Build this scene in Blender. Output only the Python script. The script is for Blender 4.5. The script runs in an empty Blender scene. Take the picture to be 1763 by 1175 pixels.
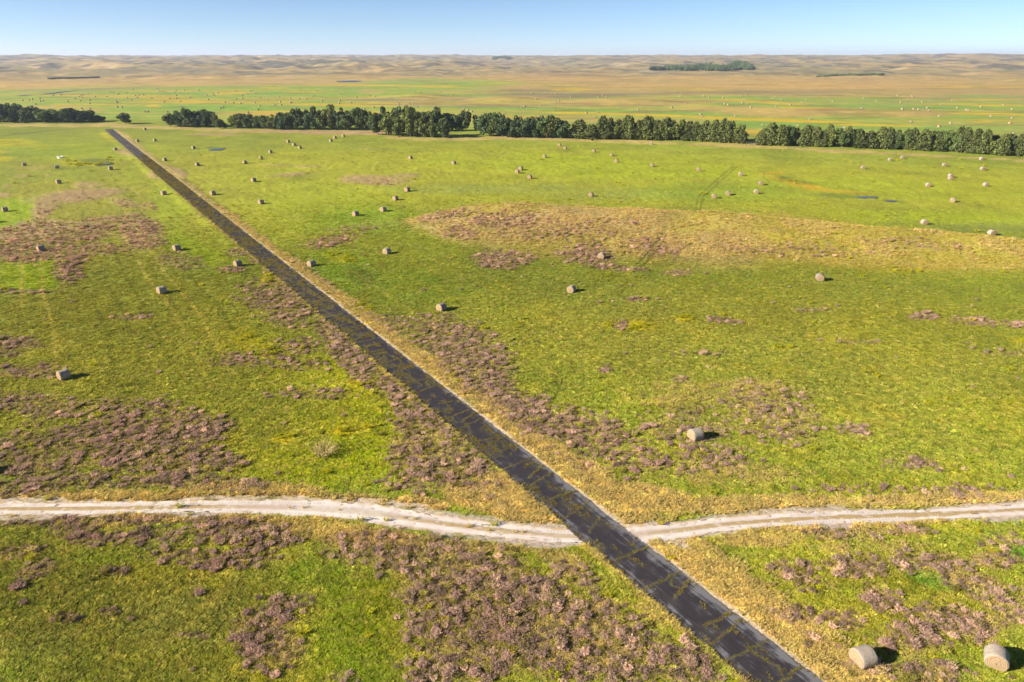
import bpy, math, random
import numpy as np
import time; T0 = time.time()
from mathutils import Vector

# ------------------------------------------------------------------ camera, sky, sun, exposure
SC = bpy.context.scene
R = math.radians
PW, PH, F = 1763.0, 1175.0, 1175.0          # photo size and focal length in its pixels
CAMH, PITCH = 36.0, R(22.55)
cam_d = bpy.data.cameras.new('camera'); cam = bpy.data.objects.new('camera', cam_d)
SC.collection.objects.link(cam); SC.camera = cam
cam.location = (0, 0, CAMH); cam.rotation_euler = (R(90) - PITCH, 0, 0)
cam_d.sensor_width = 36; cam_d.lens = 36 * F / PW
cam_d.clip_start = .5; cam_d.clip_end = 60000
SUN_EL, SUN_AZ = R(24), R(253)               # compass azimuth the sun stands at (0 = +Y, clockwise)
w = bpy.data.worlds.new('World'); SC.world = w; w.use_nodes = True
nt = w.node_tree; bg = nt.nodes['Background']
sky = nt.nodes.new('ShaderNodeTexSky'); sky.sky_type = 'NISHITA'; sky.sun_disc = False
sky.sun_elevation = SUN_EL; sky.sun_rotation = SUN_AZ; sky.altitude = 2600
sky.air_density = .75; sky.dust_density = 0.0; sky.ozone_density = 3.4
nt.links.new(sky.outputs[0], bg.inputs[0]); bg.inputs[1].default_value = .052
sd = bpy.data.lights.new('sun', 'SUN'); sd.energy = 5.0; sd.angle = R(.5); sd.color = (1, .9, .76)
sun = bpy.data.objects.new('sun', sd); SC.collection.objects.link(sun)
sdir = Vector((math.sin(SUN_AZ) * math.cos(SUN_EL), math.cos(SUN_AZ) * math.cos(SUN_EL), math.sin(SUN_EL)))
sun.rotation_euler = sdir.to_track_quat('Z', 'Y').to_euler()
sun.location = (-100, 0, 120)
SC.view_settings.view_transform = 'Standard'; SC.view_settings.look = 'None'
SC.view_settings.exposure = 1.46; SC.view_settings.gamma = 1
SC.cycles.max_bounces = 5; SC.cycles.volume_bounces = 1
GAIN = 1.45                                  # display value of a sunlit flat surface divided by its albedo

rng = np.random.default_rng(7); random.seed(7)

def alb(r, g, b, gain=None):
    """albedo for a sunlit surface that shows the given sRGB value"""
    c = np.array([r, g, b], float) / 255
    c = np.where(c <= .04045, c / 12.92, ((c + .055) / 1.055) ** 2.4)
    return c / (gain or GAIN)

# ------------------------------------------------------------------ noise
def _h(ix, iy, seed):
    ix = ix.astype(np.int64).astype(np.uint64); iy = iy.astype(np.int64).astype(np.uint64)
    n = (ix * np.uint64(374761393) + iy * np.uint64(668265263) + np.uint64(seed * 982451653 + 12345))
    n = (n ^ (n >> np.uint64(13))) * np.uint64(1274126177)
    n = (n ^ (n >> np.uint64(16))) * np.uint64(2246822519)
    n = n ^ (n >> np.uint64(15))
    return (n & np.uint64(0xFFFFFF)).astype(np.float64) / 16777215.0
def vn(x, y, seed=0):
    x = np.asarray(x, float); y = np.asarray(y, float)
    ix = np.floor(x); iy = np.floor(y); fx = x - ix; fy = y - iy
    ux = fx * fx * (3 - 2 * fx); uy = fy * fy * (3 - 2 * fy)
    a = _h(ix, iy, seed); b = _h(ix + 1, iy, seed); c = _h(ix, iy + 1, seed); d = _h(ix + 1, iy + 1, seed)
    return (a + (b - a) * ux) * (1 - uy) + (c + (d - c) * ux) * uy
def fbm(x, y, sc, octv=3, seed=0, gain=.5):
    """0..1, centred on .5"""
    s = 0; a = 1; t = 0; x = np.asarray(x, float) / sc; y = np.asarray(y, float) / sc
    for i in range(octv):
        c, q = math.cos(.6 * i + .3), math.sin(.6 * i + .3)
        s = s + a * vn(c * x - q * y + 17.3 * i, q * x + c * y - 9.1 * i, seed + i); t += a
        a *= gain; x = x * 2.03; y = y * 2.03
    return s / t
def sst(a, b, x):
    t = np.clip((x - a) / (b - a), 0, 1); return t * t * (3 - 2 * t)

# ------------------------------------------------------------------ photo geometry: pixel <-> ground
cp, sp_ = math.cos(PITCH), math.sin(PITCH)
def ray(px, py):
    u = (np.asarray(px, float) - PW / 2) / F; v = (PH / 2 - np.asarray(py, float)) / F
    return u, cp + v * sp_, -sp_ + v * cp
def topx(x, y, z):
    dz = z - CAMH; dep = y * cp - dz * sp_; up = y * sp_ + dz * cp
    dep = np.where(dep < 1, 1, dep)
    return PW / 2 + F * x / dep, PH / 2 - F * up / dep
def flat(px, py, z=0.0):
    dx, dy, dz = ray(px, py); t = (z - CAMH) / dz
    return dx * t, dy * t

# the road runs straight: centre line through two ground points
_ax, _ay = flat(1350, 1175); _bx, _by = flat(187, 223)
RD = Vector((_bx - _ax, _by - _ay, 0)); ROADL = RD.length; RD.normalize()
RO = Vector((_ax, _ay, 0)); RN = Vector((RD.y, -RD.x, 0))        # RN points to the right of the road
ROADW = 4.05
def road_uv(x, y):
    dx = x - RO.x; dy = y - RO.y
    return dx * RD.x + dy * RD.y, dx * RN.x + dy * RN.y
# sandy track centre line (photo pixels -> ground)
TRK = [(-260, 875), (0, 876.5), (150, 876), (350, 873), (500, 875), (620, 882), (700, 893), (800, 907), (900, 918), (985, 924),
       (1060, 924), (1120, 918), (1180, 912), (1260, 902), (1400, 893), (1600, 886), (1763, 878), (2050, 866)]
_t = np.array(TRK, float); TX, TY = flat(_t[:, 0], _t[:, 1])
def catmull(X, Y, n=12):
    P = np.stack([X, Y], 1); out = []
    for i in range(len(P) - 1):
        p0 = P[max(i - 1, 0)]; p1 = P[i]; p2 = P[i + 1]; p3 = P[min(i + 2, len(P) - 1)]
        for k in range(n):
            t = k / n
            out.append(.5 * ((2 * p1) + (-p0 + p2) * t + (2 * p0 - 5 * p1 + 4 * p2 - p3) * t * t + (-p0 + 3 * p1 - 3 * p2 + p3) * t ** 3))
    out.append(P[-1]); return np.array(out)
TRKP = catmull(TX, TY, 5)
def poly_dist(x, y, P):
    """unsigned distance from points to a polyline"""
    best = np.full(np.shape(x), 1e9)
    for i in range(len(P) - 1):
        ax, ay = P[i]; bx, by = P[i + 1]; vx, vy = bx - ax, by - ay; L = vx * vx + vy * vy + 1e-12
        t = np.clip(((x - ax) * vx + (y - ay) * vy) / L, 0, 1)
        best = np.minimum(best, np.hypot(x - ax - t * vx, y - ay - t * vy))
    return best
_to = np.argsort(TRKP[:, 0])
def near_track(x, y): return np.abs(y - np.interp(x, TRKP[_to, 0], TRKP[_to, 1])) < 7
# ponds: photo ellipse (cx, cy, rx, ry)
PONDS = [(180, 282.3, 10, 1.8), (373, 257.3, 10, 1.7), (1492, 339.6, 16, 1.3), (1534, 345.6, 8, 1.0), (600, 139.6, 16, .8)]
POND_W = []
for (a, b, c, d) in PONDS:
    x0, y0 = flat(a, b); x1, _ = flat(a + c, b); _, y1 = flat(a, b - d); POND_W.append((float(x0), float(y0), float(x1 - x0), float(y1 - y0)))
FARW = [(30, 165.6), (60, 164.5), (90, 161.5), (120, 158), (160, 154.5)]
_f = np.array(FARW); FX, FY = flat(_f[:, 0], _f[:, 1]); FARP = np.stack([FX, FY], 1)

# the long grassy dune in the middle: crest and front foot (photo px), crest height
MX = [560, 700, 800, 900, 1000, 1200, 1400, 1600, 1763, 2100]
MC = [386, 378, 358, 351, 355, 367, 381, 396, 411, 440]
MF = [392, 398, 425, 442, 446, 458, 466, 470, 468, 470]
MH = [0, .6, 2.9, 4.2, 4.4, 4.2, 4.0, 3.8, 3.6, 3.2]
_mx = np.array(MX, float); CX_, CY_ = flat(_mx, np.array(MC), np.array(MH)); FX_, FY_ = flat(_mx, np.array(MF))

def terrain(x, y, fine=True):
    x = np.asarray(x, float); y = np.asarray(y, float); r = np.hypot(x, y)
    z = (fbm(x, y, 70, 2, 3) - .5) * 1.1 * sst(70, 200, r)
    z = z + (fbm(x, y, 14, 3, 5) - .5) * .5 * (.5 + .5 * sst(40, 120, r))
    # dune
    yc = np.interp(x, CX_, CY_); yf = np.interp(x, FX_, FY_); h = np.interp(x, CX_, MH)
    d = y - yc; wf = np.maximum(yc - yf, 6)
    wb = 7.0 + 6 * fbm(x, y, 30, 2, 77)
    prof = np.where(d < 0, 1 - sst(0, 1, -d / (wf * 1.12)) , 1 - sst(0, 1, d / wb))
    crest = .8 + .4 * fbm(x, y, 16, 2, 9)
    z = z + h * prof * crest
    # low swells past the tree belt
    far = sst(430, 560, y)
    def swell(px, py, rx, ry, hh):
        X0, Y0 = flat(px, py); X1, _ = flat(px + rx, py); _, Y1 = flat(px, py - ry)
        q = ((x - X0) / (X1 - X0)) ** 2 + ((y - Y0) / (Y1 - Y0)) ** 2
        return hh * np.exp(-q * 1.2)
    z = z + swell(720, 169, 60, 4, 3.4) + swell(850, 172, 60, 4, 2.6) + swell(1080, 178, 90, 4, 3.2)
    z = z + swell(1370, 194, 110, 6, 3.6) + swell(1530, 196, 90, 6, 3.0) + swell(1220, 186, 60, 4, 2.2) + swell(880, 175, 40, 4, 1.5) + swell(1212, 119.5, 62, 2.2, 8)
    z = z + far * (fbm(x, y, 160, 3, 11) - .5) * 3.0
    # sand hills
    a1 = sst(950, 2600, r); a2 = sst(1800, 6500, r)
    n1 = fbm(x, y * .8, 420, 4, 21); n2 = fbm(x, y, 1500, 3, 31)
    ridged = 1 - np.abs(2 * n1 - 1)
    left = .75 + .25 * sst(600, -1500, x)
    z = z + a1 * (ridged ** 2.5 * 17 - 4 + (fbm(x, y, 150, 3, 41) - .5) * (24 + 12 * sst(300, -700, x))) * left + a2 * (30 + 44 * (n2 - .35) + (n1 - .5) * 46)
    z = z + sst(1500, 3500, r) * (fbm(x, y, 90, 2, 47) - .5) * 12 + sst(1000, 1800, r) * (np.abs(fbm(x, y * .8, 75, 3, 49) - .5) ** .8) * -9
    # road, track and ponds are level
    u, v = road_uv(x, y)
    k = (1 - sst(2.3, 5.5, np.abs(v))) * (1 - sst(ROADL - 6, ROADL + 20, u)); z = z * (1 - k)
    if fine:
        z = z - .07 * (1 - sst(1.9, 2.35, np.abs(v))) * (1 - sst(ROADL - 2, ROADL + 2, u)) * sst(-60, -50, u)
    near = near_track(x, y)
    if np.any(near):
        td = np.full(x.shape, 99.0)
        td[near] = poly_dist(x[near], y[near], TRKP); k = 1 - sst(2.2, 5, td); z = z * (1 - k)
    for (X0, Y0, rx, ry) in POND_W[:4]:
        q = np.sqrt(((x - X0) / rx) ** 2 + ((y - Y0) / ry) ** 2); k = 1 - sst(1.0, 1.9, q); z = z * (1 - k) - .2 * k
    return z

def ground_at(px, py, up=0.0):
    """first ground point under a photo pixel (up = height above ground that the pixel shows)"""
    dx, dy, dz = ray(px, py)
    ts = np.exp(np.linspace(math.log(30), math.log(9000), 240))
    zz = CAMH + ts * dz - terrain(ts * dx, ts * dy, False) - up
    i = int(np.argmax(zz < 0))
    if zz[i] >= 0: i = len(ts) - 1
    for _ in range(2):
        tt = np.linspace(ts[max(i - 1, 0)], ts[i], 24); zz = CAMH + tt * dz - terrain(tt * dx, tt * dy, False) - up
        ts = tt; i = int(np.argmax(zz < 0)); i = i if zz[i] < 0 else len(ts) - 1
    b = float(ts[i])
    x, y = b * dx, b * dy
    return float(x), float(y), float(terrain(np.array([x]), np.array([y]), False)[0])

# ------------------------------------------------------------------ what grows where (photo px georeferenced onto the ground)
# each entry: cx, cy, rx, ry, tilt in degrees, strength, softness
PURPLE = [
 (735, 760, 75, 95, 0, .72, .5), (690, 700, 22, 70, -25, .8, .5), (790, 810, 85, 45, 15, .68, .5), (700, 835, 60, 22, 0, .5, .6),
 (600, 610, 22, 95, -40, .8, .4), (480, 520, 75, 40, 15, .6, .6), (540, 500, 45, 30, 40, .55, .6), (520, 598, 45, 16, 0, .45, .7),
 (805, 600, 95, 45, 25, .62, .6), (830, 655, 100, 45, 35, .82, .4), (900, 710, 95, 42, 25, .9, .4), (1000, 745, 110, 45, 15, .62, .6),
 (1090, 790, 110, 40, 10, .5, .7), (1220, 790, 90, 35, 5, .5, .7), (1330, 720, 90, 55, 15, .52, .7), (1180, 735, 90, 45, 0, .45, .8),
 (1360, 680, 70, 12, 0, .42, .8), (1480, 745, 30, 14, 15, .6, .5), (1580, 800, 70, 18, 5, .45, .8), (1630, 850, 130, 16, 0, .55, .6),
 (1460, 845, 110, 16, 0, .36, .8), (1010, 800, 60, 30, 20, .5, .7),
 (880, 355 + 25, 70, 15, 0, .72, .5), (770, 372, 60, 8, -8, .55, .5), (960, 395, 130, 22, 0, .42, .8), (1030, 385, 90, 10, 0, .36, .8),
 (860, 448, 55, 18, 0, .72, .5), (1010, 440, 55, 20, 0, .7, .5), (1130, 425, 70, 22, 0, .55, .6), (1060, 462, 70, 7, 5, .6, .5), (1165, 470, 35, 8, 0, .6, .5),
 (790, 400, 45, 14, 0, .5, .7), (570, 415, 60, 12, -8, .5, .6), (610, 395, 60, 8, -5, .35, .6), (640, 550, 22, 10, 20, .5, .6), (680, 560, 30, 18, 20, .5, .7),
 (1350, 430, 170, 12, 2, .35, .7), (1570, 420, 120, 10, 3, .3, .7), (1095, 517, 26, 5, 0, .85, .4), (1070, 560, 18, 9, 0, .6, .5), (1250, 553, 42, 7, 5, .62, .5),
 (1590, 545, 28, 7, 0, .66, .4), (1680, 555, 55, 9, 4, .6, .5), (1750, 560, 25, 7, 0, .6, .5), (1040, 636, 14, 8, 0, .7, .4), (1170, 655, 16, 7, 0, .5, .5),
 (1470, 590, 60, 6, 0, .3, .8), (1390, 535, 50, 6, 0, .28, .8), (1200, 610, 70, 6, 0, .22, .8), (1740, 610, 60, 10, 0, .25, .8),
 (640, 310, 75, 9, 3, .75, .4), (500, 302, 60, 6, -3, .6, .5), (700, 302, 25, 5, 0, .6, .5), (530, 287, 28, 3, 0, .55, .5), (480, 285, 45, 4, 0, .4, .6),
 (560, 228, 160, 4, 1, .8, .5), (370, 232, 60, 3, 0, .7, .5), (640, 257, 50, 4, 0, .3, .7), (300, 297, 22, 9, 20, .7, .4), (270, 302, 18, 7, 0, .6, .4),
 (212, 262, 18, 6, 20, .6, .4), (215, 240, 18, 9, 40, .35, .5), (40, 303, 28, 4, 0, .6, .4), (85, 302, 12, 3, 0, .5, .4), (6, 336, 14, 5, 0, .6, .4), (12, 322, 10, 5, 0, .5, .5), (60, 290, 60, 6, 0, .35, .7),
 (130, 338, 80, 13, -6, .85, .4), (75, 360, 30, 18, -40, .88, .3), (40, 400, 70, 18, -15, .88, .4), (15, 425, 60, 26, 0, .92, .3), (110, 400, 90, 22, -5, .72, .4), (60, 440, 70, 14, -5, .7, .5),
 (215, 350, 35, 10, 10, .62, .5), (255, 355, 20, 8, 10, .5, .6), (150, 320, 30, 8, 0, .6, .5), (240, 400, 45, 30, 30, .74, .5), (180, 385, 60, 16, 0, .55, .6), (120, 455, 35, 22, -35, .75, .4), (120, 480, 25, 14, 0, .4, .6),
 (35, 503, 60, 4, 0, .6, .5), (170, 430, 70, 10, 0, .5, .6), (310, 450, 50, 16, 10, .38, .6), (405, 437, 20, 8, 0, .55, .5), (400, 465, 35, 6, 0, .5, .5), (445, 450, 20, 5, 0, .5, .5), (345, 370, 10, 5, 0, .4, .5),
 (25, 592, 55, 12, 5, .66, .5), (10, 610, 30, 8, 0, .6, .5), (50, 640, 70, 14, 0, .48, .6), (230, 548, 40, 6, 0, .4, .6), (420, 620, 70, 14, 0, .42, .7), (500, 625, 60, 14, 5, .45, .7), (535, 680, 90, 12, 0, .35, .7),
 (60, 700, 90, 22, 5, .55, .6), (230, 700, 90, 18, 0, .42, .7), (260, 770, 120, 45, 10, .82, .45), (330, 740, 70, 30, 0, .66, .5), (290, 795, 130, 22, 0, .75, .5),
 (60, 780, 90, 50, 0, .55, .6), (30, 840, 100, 16, -6, .72, .5), (170, 830, 130, 16, 0, .5, .6), (340, 832, 110, 14, 3, .7, .5), (110, 745, 50, 14, 0, .5, .6),
 (150, 898, 170, 12, 0, .6, .6), (140, 920, 60, 26, 10, .8, .4), (250, 925, 120, 22, 0, .55, .6), (420, 920, 110, 30, 5, .8, .4), (400, 965, 90, 22, -5, .78, .4), (300, 960, 70, 22, 0, .5, .6), (200, 985, 30, 8, 0, .8, .4),
 (60, 985, 50, 18, -15, .55, .5), (30, 1012, 14, 6, -15, .8, .4), (110, 1066, 26, 9, 0, .85, .4), (190, 1055, 22, 7, 0, .8, .4), (335, 1025, 16, 5, 0, .7, .4), (335, 1095, 30, 6, 0, .6, .5), (25, 950, 60, 20, 0, .4, .6),
 (460, 1110, 60, 55, 50, .86, .45), (480, 1060, 30, 30, 0, .8, .4), (500, 1045, 70, 20, 0, .35, .6), (530, 1035, 20, 12, 0, .5, .5),
 (680, 950, 130, 38, 5, .78, .5), (620, 955, 50, 22, 0, .6, .5), (800, 985, 190, 55, 12, .66, .6), (780, 1020, 90, 60, 10, .88, .4), (900, 1030, 120, 60, 20, .86, .4), (820, 1110, 110, 70, 0, .84, .45),
 (960, 1110, 130, 75, 25, .84, .45), (1080, 1120, 120, 70, 35, .78, .5), (1190, 1150, 70, 45, 35, .74, .5), (720, 1080, 50, 40, 0, .6, .6), (980, 990, 70, 28, 30, .6, .5), (750, 1160, 60, 30, 0, .6, .5), (590, 1170, 30, 14, 0, .5, .5),
 (1440, 920, 110, 15, 0, .78, .4), (1560, 915, 70, 14, 0, .62, .5), (1720, 935, 60, 20, 0, .55, .6), (1360, 985, 60, 26, 0, .74, .5), (1470, 975, 90, 24, 0, .78, .4), (1590, 970, 80, 24, 0, .74, .5), (1720, 965, 60, 18, 0, .7, .5),
 (1370, 1060, 70, 28, 0, .72, .5), (1440, 1070, 50, 30, 0, .74, .5), (1520, 1035, 50, 26, 20, .78, .4), (1640, 1075, 100, 36, 15, .92, .35), (1680, 1010, 90, 26, 15, .72, .5), (1570, 1100, 90, 40, 0, .7, .5),
 (1470, 1150, 70, 26, 0, .66, .5), (1600, 1160, 90, 26, 0, .72, .5), (1390, 1010, 60, 24, 0, .5, .6), (1740, 1050, 60, 40, 0, .66, .5), (1400, 1110, 60, 22, 0, .5, .6),
 (1870, 1010, 90, 150, 0, .6, .6), (-130, 780, 150, 100, 0, .5, .6), (560, 760, 18, 9, 0, .0, .5),
]
STRAW = [
 (880, 860, 70, 45, 20, 1.0, .4), (820, 860, 70, 24, 10, .9, .5), (940, 890, 40, 26, 20, 1.0, .4),
 (1000, 850, 110, 35, 30, .8, .5), (1120, 860, 110, 30, 10, .85, .5), (1060, 895, 60, 18, 10, .9, .4), (1300, 870, 220, 20, -2, .8, .5), (1600, 862, 250, 13, -2, .75, .5),
 (1270, 820, 170, 30, 0, .45, .7), (1180, 680, 150, 34, 0, .4, .8), (1290, 670, 90, 22, 0, .5, .7), (1500, 800, 150, 26, 0, .25, .8),
 (1200, 950, 60, 26, 20, 1.0, .4), (1250, 1000, 60, 50, 40, .85, .5), (1330, 1060, 60, 40, 45, .75, .5), (1380, 1120, 60, 40, 45, .8, .5), (1450, 905, 300, 10, -3, .8, .5), (1300, 930, 110, 20, 0, .7, .6),
 (1500, 945, 200, 24, 0, .4, .8), (200, 856, 250, 9, 0, .8, .5), (450, 845, 130, 13, 2, .8, .5), (620, 862, 80, 10, 3, .9, .4), (720, 868, 60, 12, 5, .9, .4), (0, 860, 160, 7, 0, .6, .5),
 (300, 893, 420, 7, 1, .7, .5), (620, 925, 170, 22, 7, .75, .5), (820, 942, 180, 14, 3, .6, .6), (960, 960, 90, 20, 20, .5, .6), (1120, 1060, 60, 30, 40, .4, .6),
 (130, 905, 150, 9, 0, .4, .7), (1210, 870, 140, 16, 0, .6, .6),
]
def straws_far():
    out = []
    for i in range(0, 40):   # dry grass strip along the foot of the tree belt
        x = -20 + i * 47
        y = np.interp(x, [0, 170, 290, 400, 640, 700, 760, 860, 1000, 1290, 1763], [216, 216, 221, 225, 230, 240, 241, 237, 241, 252, 277])
        out.append((x, float(y), 36, 3.6, 0, .75, .5))
    return out
STRAW += straws_far()
# colour patches: sRGB as the sunlit surface shows, then ellipses
PATCH = [
 # --- mid meadow, bright yellow green
 ((172, 174, 46), [(900, 300, 900, 75, 0, .9, .6), (1500, 320, 500, 70, 0, .9, .6), (450, 330, 330, 90, 12, .8, .6)]),
 ((150, 165, 60), [(1000, 240, 700, 20, 3, .5, .7), (1500, 265, 350, 22, 3, .55, .7)]),
 ((166, 178, 36), [(1040, 290, 230, 26, 3, .8, .6), (1640, 375, 220, 14, 2, .8, .6), (1500, 325, 260, 18, 2, .5, .7), (560, 345, 130, 40, 0, .55, .7), (330, 400, 100, 34, 40, .8, .6)]),
 ((150, 160, 74), [(850, 325, 170, 10, 0, .6, .7), (1060, 335, 140, 12, 0, .5, .7), (1700, 392, 120, 10, 0, .5, .7)]),
 ((150, 158, 48), [(560, 245, 300, 16, 0, .6, .6), (200, 245, 220, 22, 0, .5, .6)]),
 ((133, 165, 40), [(640, 385, 130, 24, 0, .7, .7), (1250, 330, 160, 18, 0, .45, .7)]),
 # --- below the dune
 ((146, 148, 54), [(1250, 560, 560, 90, 0, .8, .6), (1500, 640, 400, 120, 0, .7, .6)]),
 ((136, 146, 54), [(1050, 500, 240, 35, 5, .7, .7), (1300, 640, 180, 60, 10, .5, .7), (1650, 700, 160, 60, 0, .5, .7), (1500, 500, 200, 26, 0, .6, .7)]),
 ((150, 156, 42), [(1690, 720, 110, 35, 20, .7, .7), (1560, 560, 180, 50, 0, .3, .7), (1650, 470, 180, 22, 0, .4, .7)]),
 ((130, 160, 40), [(600, 470, 70, 34, 15, .8, .6), (700, 490, 110, 36, 10, .4, .7)]),
 ((108, 116, 44), [(625, 478, 34, 16, 20, .7, .7)]),
 # --- left field
 ((156, 153, 50), [(150, 380, 220, 130, 0, .8, .6), (230, 560, 260, 90, 0, .8, .6), (60, 620, 200, 90, 0, .6, .6)]),
 ((144, 152, 44), [(330, 560, 160, 70, 20, .5, .7), (200, 560, 120, 60, 0, .4, .7)]),
 ((146, 172, 18), [(25, 372, 45, 26, 0, .95, .4), (55, 352, 45, 12, -10, .9, .4), (10, 395, 40, 16, 0, .9, .4), (330, 435, 50, 22, 30, .6, .6)]),
 ((152, 170, 26), [(45, 475, 62, 26, 0, .95, .3), (90, 455, 30, 14, -20, .9, .3), (100, 300, 110, 14, 0, .3, .7)]),
 ((156, 172, 36), [(110, 258, 170, 20, 0, .7, .6), (190, 335, 45, 18, 10, .4, .6), (290, 350, 40, 40, 40, .55, .6), (250, 300, 60, 20, 0, .4, .7)]),
 # --- lush hollow left of the road
 ((146, 158, 14), [(610, 760, 130, 80, 0, .95, .5), (520, 800, 110, 50, 0, .9, .5), (560, 660, 120, 50, 30, .7, .6), (600, 640, 70, 40, 20, .7, .6)]),
 ((164, 166, 18), [(620, 680, 60, 30, 20, .6, .6), (600, 740, 60, 14, 10, .5, .7), (600, 640, 36, 18, 0, .5, .6), (660, 600, 24, 22, 35, .0, .6)]),
 ((144, 144, 44), [(300, 720, 330, 100, 0, .6, .7), (120, 700, 200, 60, 0, .4, .7)]),
 # --- this side of the track
 ((122, 124, 40), [(230, 1040, 300, 110, 0, .95, .5), (60, 1010, 160, 120, 0, .8, .5), (330, 1160, 260, 70, 0, .85, .5)]),
 ((132, 134, 60), [(300, 1060, 120, 60, 0, .6, .7), (60, 1110, 100, 40, 0, .4, .7)]),
 ((116, 142, 20), [(620, 1060, 90, 60, 30, .9, .5), (600, 1130, 90, 70, 0, .9, .5), (540, 990, 60, 22, 0, .6, .6), (150, 965, 100, 12, 0, .4, .7)]),
 ((136, 134, 32), [(900, 1060, 330, 110, 0, .7, .6), (1000, 960, 120, 20, 10, .5, .6)]),
 ((134, 136, 38), [(1540, 1040, 260, 120, 0, .85, .5)]),
 ((92, 138, 36), [(1600, 1000, 55, 16, 20, .9, .4), (1680, 1020, 40, 10, 10, .8, .4), (1755, 955, 25, 18, 0, .9, .4), (1440, 1020, 40, 14, 0, .5, .6)]),
 # --- yellow forbs
 ((196, 184, 24), [(22, 246, 55, 9, 0, .8, .5), (6, 275, 16, 5, -8, 1, .3), (5, 262, 12, 4, 0, .7, .4), (150, 284, 44, 3.0, -2, .9, .35), (193, 279, 11, 6, 30, .5, .4), (120, 277, 22, 2.5, 0, .5, .5),
                    (487, 758, 20, 10, 0, .7, .5), (590, 744, 20, 9, 0, .8, .5), (628, 737, 14, 8, 0, .7, .5), (462, 482, 16, 10, 0, .9, .4), (585, 445, 28, 8, 10, .55, .6), (620, 535, 16, 20, -30, .6, .5),
                    (1345, 600, 16, 3, 0, .8, .5), (1100, 562, 30, 9, 0, .8, .5), (1180, 550, 22, 7, 0, .6, .5), (1050, 560, 20, 6, 0, .5, .5), (1560, 465, 60, 6, 0, .4, .6), (1740, 700, 36, 16, 15, .35, .6), (430, 590, 50, 20, 20, .4, .6),
                    (1755, 708, 18, 8, 0, .3, .6), (1750, 588, 18, 5, 0, .4, .6), (190, 240, 20, 6, 30, .6, .4), (370, 930, 20, 8, 0, .5, .5), (620, 660, 20, 10, 0, .6, .6)]),
 ((206, 168, 40), [(1390, 322, 45, 6, 10, .9, .4), (1345, 309, 36, 4, 12, .8, .4), (1340, 298, 17, 2.5, 0, .9, .3), (1450, 331, 45, 3.5, 5, .5, .4)]),
 ((116, 132, 46), [(1352, 306, 20, 3, 0, .8, .5), (1440, 337, 60, 5, 3, .7, .5), (1540, 347, 25, 3, 5, .5, .5), (1372, 313, 40, 3, 8, .5, .5)]),
 ((104, 122, 52), [(168, 277, 26, 3.5, 0, .8, .4), (368, 255, 22, 2.6, 0, .8, .4), (100, 286, 12, 2, 0, .4, .5)]),
 ((112, 112, 60), [(60, 228.5, 70, 1.3, -5, .9, .4)]),
 # --- the dune
 ((184, 156, 96), [(900, 385, 170, 34, 0, .95, .4), (1000, 410, 200, 30, 3, .6, .5), (800, 385, 90, 22, 0, .7, .5), (950, 430, 130, 14, 0, .4, .6)]),
 ((176, 160, 70), [(1250, 400, 240, 38, 4, .9, .35), (1500, 425, 260, 34, 4, .95, .3), (1700, 435, 160, 30, 4, .95, .3), (1130, 395, 120, 30, 3, .7, .4)]),
 ((200, 170, 96), [(1550, 402, 170, 7, 4, .6, .6), (1340, 386, 160, 7, 3, .5, .6), (1740, 418, 60, 9, 3, .8, .5), (1650, 455, 150, 7, 1, .5, .6), (1330, 440, 150, 9, 3, .4, .6), (715, 380, 30, 8, -10, .7, .5)]),
 ((214, 178, 150), [(870, 378, 45, 8, 0, .65, .5), (760, 371, 40, 4, -8, .5, .5)]),
]
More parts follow.
